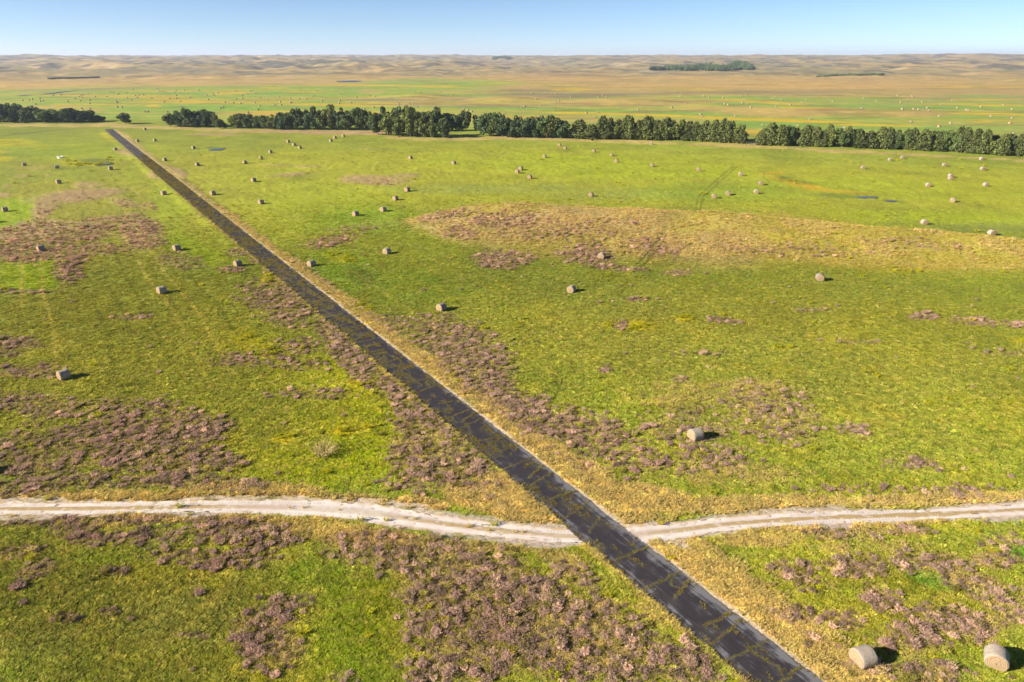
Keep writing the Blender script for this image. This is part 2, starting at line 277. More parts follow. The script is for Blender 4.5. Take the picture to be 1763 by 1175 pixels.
# beyond the tree belt: bands of hay meadow, flowering strips and dry grass, painted back to front
FAR = [
 ((188, 160, 96), [(880, 142, 1400, 14, 0, 1, .35)]),
 ((204, 168, 92), [(120, 148, 260, 5, 0, .6, .6), (1300, 152, 400, 8, 0, .5, .6), (1650, 160, 250, 10, 0, .5, .6), (200, 143, 200, 3, 0, .5, .5)]),
 ((176, 146, 100), [(950, 128, 120, 6, 0, .6, .6), (1250, 160, 300, 3, 0, .4, .6), (1560, 137, 220, 3, 0, .4, .6)]),
 ((148, 170, 62), [(300, 190, 420, 34, 0, 1, .18), (500, 160, 420, 15, 0, 1, .25), (760, 145, 150, 9, 0, .95, .3), (40, 175, 240, 18, 0, 1, .25), (650, 200, 400, 20, 0, 1, .3), (800, 145, 130, 4, 0, 1, .3)]),
 ((160, 172, 70), [(1200, 205, 700, 22, 0, 1, .25), (1550, 205, 420, 36, 0, .9, .25), (1250, 176, 360, 13, 0, .9, .3), (1150, 190, 260, 20, 0, .9, .3)]),
 ((128, 168, 66), [(330, 160, 170, 5, 0, .7, .5), (620, 156, 60, 4, 0, .6, .5), (690, 142, 140, 2.6, 0, .9, .4), (350, 186, 200, 5, 0, .6, .6), (560, 176, 130, 4, 0, .6, .6), (860, 187, 110, 3, 0, .9, .4), (1250, 168, 90, 3, 0, .8, .4), (1290, 179, 90, 3.5, 0, .8, .4), (1350, 172, 200, 3, 0, .6, .4), (1080, 193, 300, 3, 1, .7, .4), (1440, 182, 120, 4, 0, .6, .5), (1640, 185, 160, 4, 0, .7, .5), (1700, 166, 100, 3, 0, .6, .5), (1690, 206, 110, 6, 0, .7, .5), (1330, 215, 110, 6, 0, .7, .5), (1580, 220, 220, 5, 0, .6, .5), (640, 184, 80, 3, 0, .6, .5)]),
 ((188, 162, 92), [(1080, 176, 170, 7, 0, .9, .4), (1370, 194, 130, 8, 0, .95, .3), (1530, 196, 130, 8, 0, .95, .3), (740, 169, 75, 5, 0, .9, .35), (860, 172, 75, 4, 0, .9, .35), (640, 158, 30, 5, 0, .7, .4), (1430, 165, 180, 4, 0, .6, .5), (1250, 187, 90, 5, 0, .8, .4), (820, 158, 110, 3, 0, .7, .5), (980, 206, 120, 6, 0, .5, .5), (900, 170, 60, 6, 0, .8, .4), (90, 184, 60, 3, 0, .7, .4), (160, 190, 30, 3, 0, .7, .4), (450, 197, 90, 4, 0, .8, .4), (1080, 208, 130, 5, 0, .7, .4), (1030, 150, 200, 8, 0, .9, .4), (1700, 215, 150, 3, 0, .5, .5)]),
 ((208, 178, 44), [(580, 181, 110, 2.2, 1, 1, .3), (640, 183, 60, 1.6, 0, .9, .3), (1000, 195, 110, 2, 2, 1, .25), (1130, 199, 130, 2, 2, 1, .25), (1250, 205, 60, 1.8, 2, 1, .3), (1380, 209, 100, 2.4, 2, 1, .3), (1500, 216, 90, 1.8, 1, .9, .3), (1290, 174, 60, 2, 2, 1, .3), (1350, 179, 45, 2.2, 2, .9, .3), (1400, 186, 60, 1.3, 1, .9, .3), (1340, 228 - 2, 0.1, 0.1, 0, 0, .3), (1306, 229, 22, 5, 0, .9, .3), (330, 176, 50, 2.6, -1, 1, .3), (150, 180, 75, 1.3, 0, .8, .3), (215, 181, 60, 1, 0, .7, .3), (265, 183, 16, 3, 0, .9, .3), (620, 147.5, 110, 1.4, 0, 1, .3), (740, 149, 60, 1.3, 0, .9, .3), (395, 161, 40, 1.8, -2, .9, .3), (470, 152, 32, 1.2, 0, .9, .3), (520, 159, 36, 1.2, 0, .8, .3), (980, 155, 40, 3, 0, .8, .4), (1700, 196, 90, 2, 1, 1, .3), (1640, 180, 70, 1.3, 0, .9, .3), (1720, 182, 60, 1.6, 0, .9, .3), (1690, 172, 70, 1.3, 0, .8, .3), (1690, 210, 22, 2, 0, .9, .3), (1680, 150, 130, 3, 0, .5, .4), (1220, 155, 50, 1.6, 0, .6, .4), (850, 143, 40, 1, 0, .7, .3)]),
]
def ell(px, py, e, rag, n):
    cx, cy, rx, ry, an, st, so = e
    dx = px - cx; dy = py - cy
    if an:
        c, s = math.cos(R(an)), math.sin(R(an)); dx, dy = dx * c + dy * s, -dx * s + dy * c
    d = np.sqrt((dx / rx) ** 2 + (dy / ry) ** 2) + (n - .5) * rag
    return st * (1 - sst(1 - so, 1 + so * .6, d))
def line_mask(px, py, pts, wpx):
    return 1 - sst(wpx * .5, wpx, poly_dist(px, py, np.array(pts, float)))

def cover(x, y, z, road=True):
    """albedo (N,3), purple weight, straw weight, sand weight of ground points"""
    px, py = topx(x, y, z); r = np.hypot(x, y)
    px = np.clip(px, -500, 2260); py = np.clip(py, 60, 1500)
    n0 = fbm(x, y, 5, 4, 101, .6); n1 = fbm(x, y, 22, 3, 103); n2 = fbm(x, y, 1.1, 2, 107)
    nmix = np.where(r < 220, .5 * n0 + .5 * n1, n1)
    col = np.empty(x.shape + (3,)); col[:] = alb(136, 148, 48)
    def lay(c, wgt):
        c = alb(*c) if len(c) == 3 else c
        col[:] = col * (1 - wgt[..., None]) + np.asarray(c) * wgt[..., None]
    front = py > 205
    for c, es in PATCH:
        wgt = np.zeros(x.shape)
        for e in es:
            m = (np.abs(px - e[0]) < e[2] * 2 + 30 + abs(math.sin(R(e[4]))) * e[3] * 2) & (np.abs(py - e[1]) < e[3] * 2 + 8 + abs(math.sin(R(e[4]))) * e[2] * 2)
            if np.any(m): wgt[m] = np.maximum(wgt[m], ell(px[m], py[m], e, 1.3, nmix[m]))
        # yellow strips and reeds are patchy
        if c[0] > 190 and c[2] < 60: wgt = wgt * (.45 + .55 * sst(.35, .6, n0))
        lay(c, np.clip(wgt, 0, 1) * front)
    # the dune carries dry bunch grass from its foot up to the crest
    yc = np.interp(x, CX_, CY_); wf = np.maximum(yc - np.interp(x, FX_, FY_), 6); dd = (y - yc) / wf + (n1 - .5) * .25
    DM = sst(-1.2, -.62, dd) * (1 - sst(.06, .16, (y - yc) / wf + (n0 - .5) * .05)) * np.clip(np.interp(x, CX_, MH) / 2.5, 0, 1)
    tan = sst(.35, .65, n1 + .25 * (1 - sst(900, 1150, px)) - .1)[..., None]
    col[:] = col * (1 - .92 * DM[..., None]) + (alb(184, 160, 102) * tan + alb(176, 164, 68) * (1 - tan)) * .92 * DM[..., None]
    lay((206, 178, 92), DM * sst(-.35, .02, dd) * .4 * sst(.4, .6, n0))
    # belt-parallel distance field: beyond the tree belt
    belt = np.interp(px, [0, 170, 290, 640, 1000, 1290, 1763], [206, 206, 208, 212, 226, 236, 255])
    # dry hills
    fw = sst(4, -4, py - belt + (n1 - .5) * 5)
    nf = fbm(x, y * .6, 120, 3, 111); nf2 = fbm(x, y, 500, 3, 113); ns = fbm(x * .3, y, 14, 3, 117)
    c0 = np.empty_like(col); c0[:] = alb(158, 144, 98)
    t = sst(.35, .65, nf)[..., None]; c0 = c0 * (1 - t * .55) + alb(132, 126, 92) * t * .55
    t = sst(.45, .7, nf2)[..., None]; c0 = c0 * (1 - t * .5) + alb(182, 156, 100) * t * .5
    keep = col.copy(); col[:] = c0
    for i, (c, es) in enumerate(FAR):
        wgt = np.zeros(x.shape)
        for e in es:
            m = (np.abs(px - e[0]) < e[2] * 2 + 20) & (np.abs(py - e[1]) < e[3] * 2 + 3)
            if np.any(m): wgt[m] = np.maximum(wgt[m], ell(px[m], py[m], e, 1.1, .5 * nf[m] + .5 * ns[m]))
        lay(c, np.clip(wgt, 0, 1))
    stripe = sst(.5, .78, fbm(x * .22, y, 26, 3, 119)) * sst(150, 160, py)
    lay((192, 174, 80), stripe * .75)
    stripe = sst(.62, .74, fbm(x * .2 + 400, y, 30, 3, 121)) * sst(138, 146, py)
    lay((204, 172, 58), stripe * .75)
    stripe = sst(.5, .75, fbm(x * .15 + 900, y, 60, 3, 123)) * (1 - sst(150, 160, py))
    lay((206, 166, 96), stripe * .5)
    lay((150, 118, 84), sst(.62, .76, fbm(x * .35 + 300, y, 22, 4, 125, .6)) * (1 - sst(196, 206, py)) * .5)
    lay((112, 128, 52), sst(.6, .75, fbm(x * .3 - 700, y, 18, 4, 126, .6)) * sst(128, 140, py) * .5)
    # dark mottles scattered over the far hills
    lay((92, 90, 74), sst(.53, .62, fbm(x, y * .7, 90, 4, 127, .6)) * (1 - sst(114, 140, py)) * .8)
    col[:] = keep * (1 - fw[..., None]) + col * fw[..., None]
    front = 1 - fw
    # straw
    S = np.zeros(x.shape)
    for e in STRAW:
        m = (np.abs(px - e[0]) < e[2] * 2 + 20 + abs(math.sin(R(e[4]))) * e[3] * 2) & (np.abs(py - e[1]) < e[3] * 2 + 5 + abs(math.sin(R(e[4]))) * e[2] * 2)
        if np.any(m): S[m] = np.maximum(S[m], ell(px[m], py[m], e, 1.0, nmix[m]))
    S = np.maximum(S, DM * .42 * sst(.3, .6, n0))
    u, v = road_uv(x, y)
    inroad = sst(-60, -50, u) * (1 - sst(ROADL - 5, ROADL + 2, u))
    wr = 2.2 + 1.6 * n0 + np.interp(u, [0, 25, 60, 110, 200, 400], [1.4, 1.6, 1.0, .5, .7, .9])
    S = np.maximum(S, np.where(v > 0, (1 - sst(wr * .9, wr * 1.5, v)), (1 - sst(2.1, 2.6 + n0, -v)) * .55) * inroad)
    P = np.zeros(x.shape)
    for e in PURPLE:
        m = (np.abs(px - e[0]) < e[2] * 2 + 20 + abs(math.sin(R(e[4]))) * e[3] * 2) & (np.abs(py - e[1]) < e[3] * 2 + 5 + abs(math.sin(R(e[4]))) * e[2] * 2)
        if np.any(m): P[m] = np.maximum(P[m], ell(px[m], py[m], e[:6] + (max(e[6] * 1.15, .6),), 1.1, nmix[m]))
    P *= front
    P *= 1 - .95 * (1 - sst(1.0, 2.4, v - 2.0)) * (v > 0) * inroad
    P *= 1 - (1 - sst(2.1, 2.5, np.abs(v))) * inroad
    # straw thinned by green shoots
    Sn = sst(.18, .8, S + (n0 - .5) * .5) * front
    lay((198, 172, 104), Sn * .8 * (.7 + .6 * n2))
    lay((210, 182, 130), Sn * sst(.55, .8, n0) * .4)
    # scattered dead thatch and dark spots through the green
    sp = sst(.6, .8, n2) * front * (1 - Sn)
    fr_ = 1 - .55 * sst(70, 140, r); lay((168, 148, 70), sp * .30 * fr_)
    lay((84, 98, 30), (1 - sst(.2, .38, n2)) * front * .35 * fr_)
    lay((166, 158, 40), sst(.52, .72, n0) * front * .32 * fr_)
    # purple in clumps
    clump = fbm(x * .8, y * 1.15, 1.4, 3, 131, .55); clump2 = fbm(x, y, 5.5, 3, 137)
    cn = np.clip(.5 + (.4 * clump + .3 * clump2 + .3 * fbm(x, y * 1.3, .55, 2, 133) - .5) * 3.0, 0, 1)
    sw = .24 + .3 * sst(60, 170, r); pw = sst(-sw, sw, P * 1.04 - .07 - cn) * sst(.04, .25, P)
    pw = np.where(r > 200, .5 * pw + .5 * sst(.15, .8, P), pw)
    pc = np.empty_like(col); pc[:] = alb(154, 126, 102)
    tt = sst(90, 230, r)[..., None]; pc = pc * (1 - tt) + alb(184, 150, 112) * tt
    pk = sst(.45, .7, n1)[..., None]; pc = pc * (1 - .35 * pk) + alb(182, 136, 116) * .35 * pk
    pg = (np.maximum(pw, sst(.12, .75, P) * .6) * (.52 + .30 * sst(80, 190, r)))[..., None]; col[:] = col * (1 - pg) + pc * pg
    # wheel ruts and mowing lines
    L = np.zeros(x.shape)
    for pts, wpx, st in (([(1196, 366), (1202, 340), (1225, 318), (1262, 286)], 1.6, .5), ([(1204, 366), (1210, 340), (1234, 318), (1269, 287)], 1.6, .5),
                         ([(1140, 403), (1118, 432), (1090, 462)], 2.4, .8), ([(1146, 404), (1130, 432), (1104, 460)], 2.0, .7),
                         ([(955, 650), (925, 695), (893, 750)], 4, .65), ([(972, 652), (945, 700), (915, 748)], 3.5, .5), ([(1135, 520), (1115, 560), (1060, 620)], 2.5, .2), ([(1090, 462), (1062, 520), (1010, 580), (972, 645)], 3, .22), ([(1104, 462), (1078, 520), (1030, 580), (990, 640)], 3, .22)):
        m = (py > 270) & (py < 780) & (px > 860) & (px < 1300); q = np.zeros(x.shape)
        if np.any(m): q[m] = line_mask(px[m], py[m], pts, wpx) * st
        L = np.maximum(L, q)
    mow = (np.abs(((v + 1.6 * fbm(u * .1, u * 0, 3, 2, 141)) % 3.1) - 1.55) < .26) * np.maximum((1 - sst(-14, -8, v)) * sst(-95, -75, v), .4 * sst(7, 10, v) * (1 - sst(45, 60, v))) * sst(.3, .5, fbm(v * 3, u * .08, 4, 2, 143)) * sst(70, 110, r) * (1 - sst(200, 330, r))
    lay((86, 92, 34), np.clip(L * front, 0, 1))
    col[:] = col * (1 - .5 * mow[..., None]) + alb(*(196, 180, 84)) * .5 * mow[..., None] * (sst(.38, .44, fbm(v, u * .02, 5, 2, 145)))[..., None] + alb(96, 108, 30) * .5 * mow[..., None] * (1 - sst(.38, .44, fbm(v, u * .02, 5, 2, 145)))[..., None]
    # sand by the track
    SD = np.zeros(x.shape); near = near_track(x, y)
    if np.any(near):
        td = np.full(x.shape, 99.0); td[near] = poly_dist(x[near], y[near], TRKP)
        q = 1 - sst(.9, 1.7, td + (n0 - .5) * 2.4)
        SD = q * sst(.32, .6, n0 + .18)
        for e in [(560, 862, 160, 9, 2, .9, .5), (700, 872, 90, 10, 8, .9, .5), (1080, 900, 60, 14, 10, .5, .6), (1150, 930, 60, 14, 20, .8, .5), (1240, 895, 120, 9, -5, .8, .5), (1560, 865, 160, 4, -2, .5, .5), (850, 868, 40, 8, 15, .35, .5), (1200, 945, 30, 6, 0, .6, .5), (1360, 880, 60, 6, 0, .5, .5)]:
            SD = np.maximum(SD, ell(px, py, e, 1.6, n0) * sst(.4, .6, n2 * .5 + n0 * .5))
        q2 = (1 - sst(2.05, 2.75, v + (n0 - .5) * .5)) * (v > 0) * inroad * np.interp(u, [-50, 0, 40, 110, 180, 420], [.9, .8, .75, .7, .3, .4])
        SD = np.maximum(SD, q2)
    lay((214, 194, 178), SD * .92 * front)
    # bare dune streaks in the far hills
    lay((222, 200, 176), sst(.72, .8, fbm(x, y, 70, 2, 151)) * (1 - sst(125, 135, py)) * .25)
    tone = .86 + .28 * fbm(x, y, 9, 3, 161)
    PT = np.clip(P * 1.25 - .12, 0, 1) * (.28 + .72 * sst(.34, .60, .55 * fbm(x * .8, y * 1.2, 1.3, 2, 305) + .45 * clump2)) * (1 - sst(.15, .4, SD))
    return np.clip(col * tone[..., None], .004, .8), PT, Sn, SD, pw

# ------------------------------------------------------------------ object helpers
def link(o): SC.collection.objects.link(o); return o
def tag(o, label=None, cat=None, group=None, kind=None):
    if label: o['label'] = label
    if cat: o['category'] = cat
    if group: o['group'] = group
    if kind: o['kind'] = kind
    return o
def mesh_from(name, V, Fc, mats=(), mi=None, smooth=False):
    me = bpy.data.meshes.new(name)
    V = np.asarray(V, np.float32); Fc = np.asarray(Fc, np.int32); k = Fc.shape[1]
    me.vertices.add(len(V)); me.vertices.foreach_set('co', V.ravel())
    me.loops.add(Fc.size); me.loops.foreach_set('vertex_index', Fc.ravel())
    me.polygons.add(len(Fc)); me.polygons.foreach_set('loop_start', np.arange(0, Fc.size, k, dtype=np.int32))
    me.update(calc_edges=True)
    for m in mats: me.materials.append(m)
    if mi is not None: me.polygons.foreach_set('material_index', np.asarray(mi, np.int32))
    me.polygons.foreach_set('use_smooth', np.full(len(Fc), smooth)); me.update()
    return me
def addcol(me, name, col):
    a = me.attributes.new(name, 'FLOAT_COLOR', 'POINT')
    c = np.ones((len(me.vertices), 4), np.float32); c[:, :3] = col; a.data.foreach_set('color', c.ravel())
def addf(me, name, val):
    a = me.attributes.new(name, 'FLOAT', 'POINT'); a.data.foreach_set('value', np.asarray(val, np.float32))
def newmat(name):
    m = bpy.data.materials.new(name); m.use_nodes = True
    return m, m.node_tree, m.node_tree.nodes['Principled BSDF']
def N(nt, t, **kw):
    n = nt.nodes.new(t)
    for k, v in kw.items():
        if k == 'inp':
            for a, b in v.items(): n.inputs[a].default_value = b
        else: setattr(n, k, v)
    return n

# ------------------------------------------------------------------ materials
def mat_ground():
    m, nt, b = newmat('meadow_soil'); L = nt.links.new
    at = N(nt, 'ShaderNodeAttribute', attribute_name='cover'); geo = N(nt, 'ShaderNodeNewGeometry')
    n1 = N(nt, 'ShaderNodeTexNoise', inp={'Scale': 2.6, 'Detail': 5, 'Roughness': .65})
    n2 = N(nt, 'ShaderNodeTexNoise', inp={'Scale': 9.0, 'Detail': 3, 'Roughness': .6})
    n3 = N(nt, 'ShaderNodeTexNoise', inp={'Scale': .12, 'Detail': 5, 'Roughness': .6})
    mp = N(nt, 'ShaderNodeMapping', inp={'Scale': (.7, 1.3, 1), 'Rotation': (0, 0, R(-20))})
    L(geo.outputs['Position'], mp.inputs[0])
    for n in (n1, n2): L(mp.outputs[0], n.inputs['Vector'])
    L(geo.outputs['Position'], n3.inputs['Vector'])
    r1 = N(nt, 'ShaderNodeMapRange', inp={'From Min': .3, 'From Max': .7, 'To Min': .55, 'To Max': 1.4}); L(n1.outputs[0], r1.inputs[0])
    r2 = N(nt, 'ShaderNodeMapRange', inp={'From Min': .3, 'From Max': .7, 'To Min': .75, 'To Max': 1.25}); L(n2.outputs[0], r2.inputs[0])
    r3 = N(nt, 'ShaderNodeMapRange', inp={'From Min': .3, 'From Max': .7, 'To Min': .88, 'To Max': 1.12}); L(n3.outputs[0], r3.inputs[0])
    a = N(nt, 'ShaderNodeMath', operation='MULTIPLY'); L(r1.outputs[0], a.inputs[0]); L(r2.outputs[0], a.inputs[1])
    a2 = N(nt, 'ShaderNodeMath', operation='MULTIPLY'); L(a.outputs[0], a2.inputs[0]); L(r3.outputs[0], a2.inputs[1])
    mx = N(nt, 'ShaderNodeVectorMath', operation='SCALE'); L(at.outputs['Color'], mx.inputs[0]); L(a2.outputs[0], mx.inputs['Scale'])
    hs = N(nt, 'ShaderNodeHueSaturation'); L(mx.outputs[0], hs.inputs['Color'])
    rh = N(nt, 'ShaderNodeMapRange', inp={'From Min': .3, 'From Max': .7, 'To Min': .482, 'To Max': .518}); L(n1.outputs['Color'], rh.inputs[0]); L(rh.outputs[0], hs.inputs['Hue'])
    L(hs.outputs[0], b.inputs['Base Color']); b.inputs['Roughness'].default_value = .95; b.inputs['Specular IOR Level'].default_value = .15
    bp = N(nt, 'ShaderNodeBump', inp={'Strength': .75, 'Distance': .22}); L(n1.outputs[0], bp.inputs['Height'])
    bp2 = N(nt, 'ShaderNodeBump', inp={'Strength': .5, 'Distance': .05}); L(n2.outputs[0], bp2.inputs['Height']); L(bp.outputs[0], bp2.inputs['Normal'])
    L(bp2.outputs[0], b.inputs['Normal'])
    return m
def mat_road():
    m, nt, b = newmat('worn_asphalt'); L = nt.links.new
    uv = N(nt, 'ShaderNodeAttribute', attribute_name='strip'); seal = N(nt, 'ShaderNodeAttribute', attribute_name='seal'); crack = N(nt, 'ShaderNodeAttribute', attribute_name='crack')
    mp = N(nt, 'ShaderNodeMapping', inp={'Scale': (.35, 7, 1)}); L(uv.outputs['Vector'], mp.inputs[0])
    st = N(nt, 'ShaderNodeTexNoise', inp={'Scale': 1.0, 'Detail': 6, 'Roughness': .7}); L(mp.outputs[0], st.inputs['Vector'])
    bl = N(nt, 'ShaderNodeTexNoise', inp={'Scale': .9, 'Detail': 6, 'Roughness': .62}); L(uv.outputs['Vector'], bl.inputs['Vector'])
    fine = N(nt, 'ShaderNodeTexNoise', inp={'Scale': 14, 'Detail': 4, 'Roughness': .7}); L(uv.outputs['Vector'], fine.inputs['Vector'])
    s1 = N(nt, 'ShaderNodeMath', operation='MULTIPLY_ADD', inp={1: .9, 2: -.45}); L(st.outputs[0], s1.inputs[0])
    s2 = N(nt, 'ShaderNodeMath', operation='MULTIPLY_ADD', inp={1: .9}); L(bl.outputs[0], s2.inputs[0]); L(s1.outputs[0], s2.inputs[2])
    s3 = N(nt, 'ShaderNodeMath', operation='ADD'); L(s2.outputs[0], s3.inputs[0]); L(seal.outputs['Fac'], s3.inputs[1])
    r = N(nt, 'ShaderNodeValToRGB'); e = r.color_ramp.elements
    e[0].position = .30; e[0].color = (.14, .138, .145, 1); e[1].position = .50; e[1].color = (.030, .026, .030, 1)
    x = e.new(.40); x.color = (.058, .054, .060, 1); x = e.new(.8); x.color = (.022, .018, .021, 1)
    L(s3.outputs[0], r.inputs[0])
    fr = N(nt, 'ShaderNodeMapRange', inp={'From Min': .3, 'From Max': .7, 'To Min': .75, 'To Max': 1.25}); L(fine.outputs[0], fr.inputs[0])
    sc = N(nt, 'ShaderNodeVectorMath', operation='SCALE'); L(r.outputs[0], sc.inputs[0]); L(fr.outputs[0], sc.inputs['Scale'])
    mx = N(nt, 'ShaderNodeMix', data_type='RGBA', inp={'B': (.12, .105, .055, 1)}); L(sc.outputs[0], mx.inputs['A']); L(crack.outputs['Fac'], mx.inputs['Factor'])
    L(mx.outputs['Result'], b.inputs['Base Color']); b.inputs['Roughness'].default_value = .8; b.inputs['Specular IOR Level'].default_value = .25
    bp = N(nt, 'ShaderNodeBump', inp={'Strength': .5, 'Distance': .02}); L(fine.outputs[0], bp.inputs['Height']); L(bp.outputs[0], b.inputs['Normal'])
    return m
def mat_attr(name, attr='cover', scale=6, lo=.75, hi=1.25, rough=.9, bump=.03, spec=.2):
    m, nt, b = newmat(name); L = nt.links.new
    at = N(nt, 'ShaderNodeAttribute', attribute_name=attr); geo = N(nt, 'ShaderNodeNewGeometry')
    n = N(nt, 'ShaderNodeTexNoise', inp={'Scale': scale, 'Detail': 5, 'Roughness': .65}); L(geo.outputs['Position'], n.inputs['Vector'])
    r = N(nt, 'ShaderNodeMapRange', inp={'From Min': .3, 'From Max': .7, 'To Min': lo, 'To Max': hi}); L(n.outputs[0], r.inputs[0])
    s = N(nt, 'ShaderNodeVectorMath', operation='SCALE'); L(at.outputs['Color'], s.inputs[0]); L(r.outputs[0], s.inputs['Scale'])
    L(s.outputs[0], b.inputs['Base Color']); b.inputs['Roughness'].default_value = rough; b.inputs['Specular IOR Level'].default_value = spec
    bp = N(nt, 'ShaderNodeBump', inp={'Strength': .6, 'Distance': bump}); L(n.outputs[0], bp.inputs['Height']); L(bp.outputs[0], b.inputs['Normal'])
    return m
def mat_blade(name, c=None, mixc=0.0, trans=.25, var=.35):
    """foliage: colour from the instance tint (c None) or own colour, varied per instance"""
    m, nt, b = newmat(name); L = nt.links.new
    at = N(nt, 'ShaderNodeAttribute', attribute_name='tint', attribute_type='INSTANCER'); rnd = N(nt, 'ShaderNodeAttribute', attribute_name='shade', attribute_type='INSTANCER')
    src = at.outputs['Color']
    if c is not None:
        mx = N(nt, 'ShaderNodeMix', data_type='RGBA', inp={'Factor': 1 - mixc, 'B': (*c, 1)}); L(src, mx.inputs['A']); src = mx.outputs['Result']
    s = N(nt, 'ShaderNodeVectorMath', operation='SCALE'); L(src, s.inputs[0]); L(rnd.outputs['Fac'], s.inputs['Scale'])
    L(s.outputs[0], b.inputs['Base Color']); b.inputs['Roughness'].default_value = .85; b.inputs['Specular IOR Level'].default_value = .1
    tr = N(nt, 'ShaderNodeBsdfTranslucent'); L(s.outputs[0], tr.inputs[0])
    ms = N(nt, 'ShaderNodeMixShader', inp={0: trans}); L(b.outputs[0], ms.inputs[1]); L(tr.outputs[0], ms.inputs[2])
    L(ms.outputs[0], nt.nodes['Material Output'].inputs[0])
    return m
def mat_leaf(name, c1, c2, trans=.2):
    m, nt, b = newmat(name); L = nt.links.new
    oi = N(nt, 'ShaderNodeObjectInfo'); geo = N(nt, 'ShaderNodeNewGeometry'); tc = N(nt, 'ShaderNodeTexCoord')
    n = N(nt, 'ShaderNodeTexNoise', inp={'Scale': .55, 'Detail': 3}); L(geo.outputs['Position'], n.inputs['Vector'])
    wn = N(nt, 'ShaderNodeMath', operation='MULTIPLY_ADD', inp={1: .5, 2: -.0}); L(geo.outputs['Random Per Island'], wn.inputs[0])
    ad = N(nt, 'ShaderNodeMath', operation='MULTIPLY_ADD', inp={1: .7}); L(n.outputs[0], ad.inputs[0]); L(wn.outputs[0], ad.inputs[2])
    ad2 = N(nt, 'ShaderNodeMath', operation='MULTIPLY_ADD', inp={1: .5, 2: -.25}); L(oi.outputs['Random'], ad2.inputs[0])
    ad3 = N(nt, 'ShaderNodeMath', operation='ADD', use_clamp=True); L(ad.outputs[0], ad3.inputs[0]); L(ad2.outputs[0], ad3.inputs[1])
    mx = N(nt, 'ShaderNodeMix', data_type='RGBA', inp={'A': (*c1, 1), 'B': (*c2, 1)}); L(ad3.outputs[0], mx.inputs['Factor'])
    L(mx.outputs['Result'], b.inputs['Base Color']); b.inputs['Roughness'].default_value = .7; b.inputs['Specular IOR Level'].default_value = .2
    tr = N(nt, 'ShaderNodeBsdfTranslucent'); L(mx.outputs['Result'], tr.inputs[0])
    ms = N(nt, 'ShaderNodeMixShader', inp={0: trans}); L(b.outputs[0], ms.inputs[1]); L(tr.outputs[0], ms.inputs[2])
    L(ms.outputs[0], nt.nodes['Material Output'].inputs[0])
    return m
def mat_plain(name, c, rough=.8, metal=0, scale=8, var=.15, bump=.0):
    m, nt, b = newmat(name); L = nt.links.new
    tc = N(nt, 'ShaderNodeTexCoord'); n = N(nt, 'ShaderNodeTexNoise', inp={'Scale': scale, 'Detail': 5}); L(tc.outputs['Object'], n.inputs['Vector'])
    r = N(nt, 'ShaderNodeMapRange', inp={'From Min': .3, 'From Max': .7, 'To Min': 1 - var, 'To Max': 1 + var}); L(n.outputs[0], r.inputs[0])
    s = N(nt, 'ShaderNodeVectorMath', operation='SCALE', inp={0: c}); L(r.outputs[0], s.inputs['Scale']); L(s.outputs[0], b.inputs['Base Color'])
    b.inputs['Roughness'].default_value = rough; b.inputs['Metallic'].default_value = metal
    if bump:
        bp = N(nt, 'ShaderNodeBump', inp={'Strength': .7, 'Distance': bump}); L(n.outputs[0], bp.inputs['Height']); L(bp.outputs[0], b.inputs['Normal'])
    return m
def mat_bale_side():
    m, nt, b = newmat('net_wrapped_hay'); L = nt.links.new
    tc = N(nt, 'ShaderNodeTexCoord'); oi = N(nt, 'ShaderNodeObjectInfo')
    mp = N(nt, 'ShaderNodeMapping', inp={'Scale': (1, 14, 1)}); L(tc.outputs['Object'], mp.inputs[0])     # bands run round the bale (axis = Y)
    n = N(nt, 'ShaderNodeTexNoise', inp={'Scale': 1.2, 'Detail': 6, 'Roughness': .7}); L(mp.outputs[0], n.inputs['Vector'])
    n2 = N(nt, 'ShaderNodeTexNoise', inp={'Scale': 3.5, 'Detail': 6, 'Roughness': .75}); L(tc.outputs['Object'], n2.inputs['Vector'])
    ad = N(nt, 'ShaderNodeMath', operation='ADD'); L(n.outputs[0], ad.inputs[0]); L(n2.outputs[0], ad.inputs[1])
    r = N(nt, 'ShaderNodeValToRGB'); e = r.color_ramp.elements; e[0].position = .78; e[0].color = (.15, .122, .098, 1); e[1].position = 1.18 if False else 1.0; e[1].color = (.285, .24, .19, 1)
    x = e.new(.9); x.color = (.255, .215, .175, 1)
    L(ad.outputs[0], r.inputs[0])
    hv = N(nt, 'ShaderNodeMapRange', inp={'To Min': .8, 'To Max': 1.2}); L(oi.outputs['Random'], hv.inputs[0])
    s = N(nt, 'ShaderNodeVectorMath', operation='SCALE'); L(r.outputs[0], s.inputs[0]); L(hv.outputs[0], s.inputs['Scale']); L(s.outputs[0], b.inputs['Base Color'])
    b.inputs['Roughness'].default_value = .9; b.inputs['Specular IOR Level'].default_value = .1
    bp = N(nt, 'ShaderNodeBump', inp={'Strength': .8, 'Distance': .05}); L(ad.outputs[0], bp.inputs['Height']); L(bp.outputs[0], b.inputs['Normal'])
    return m
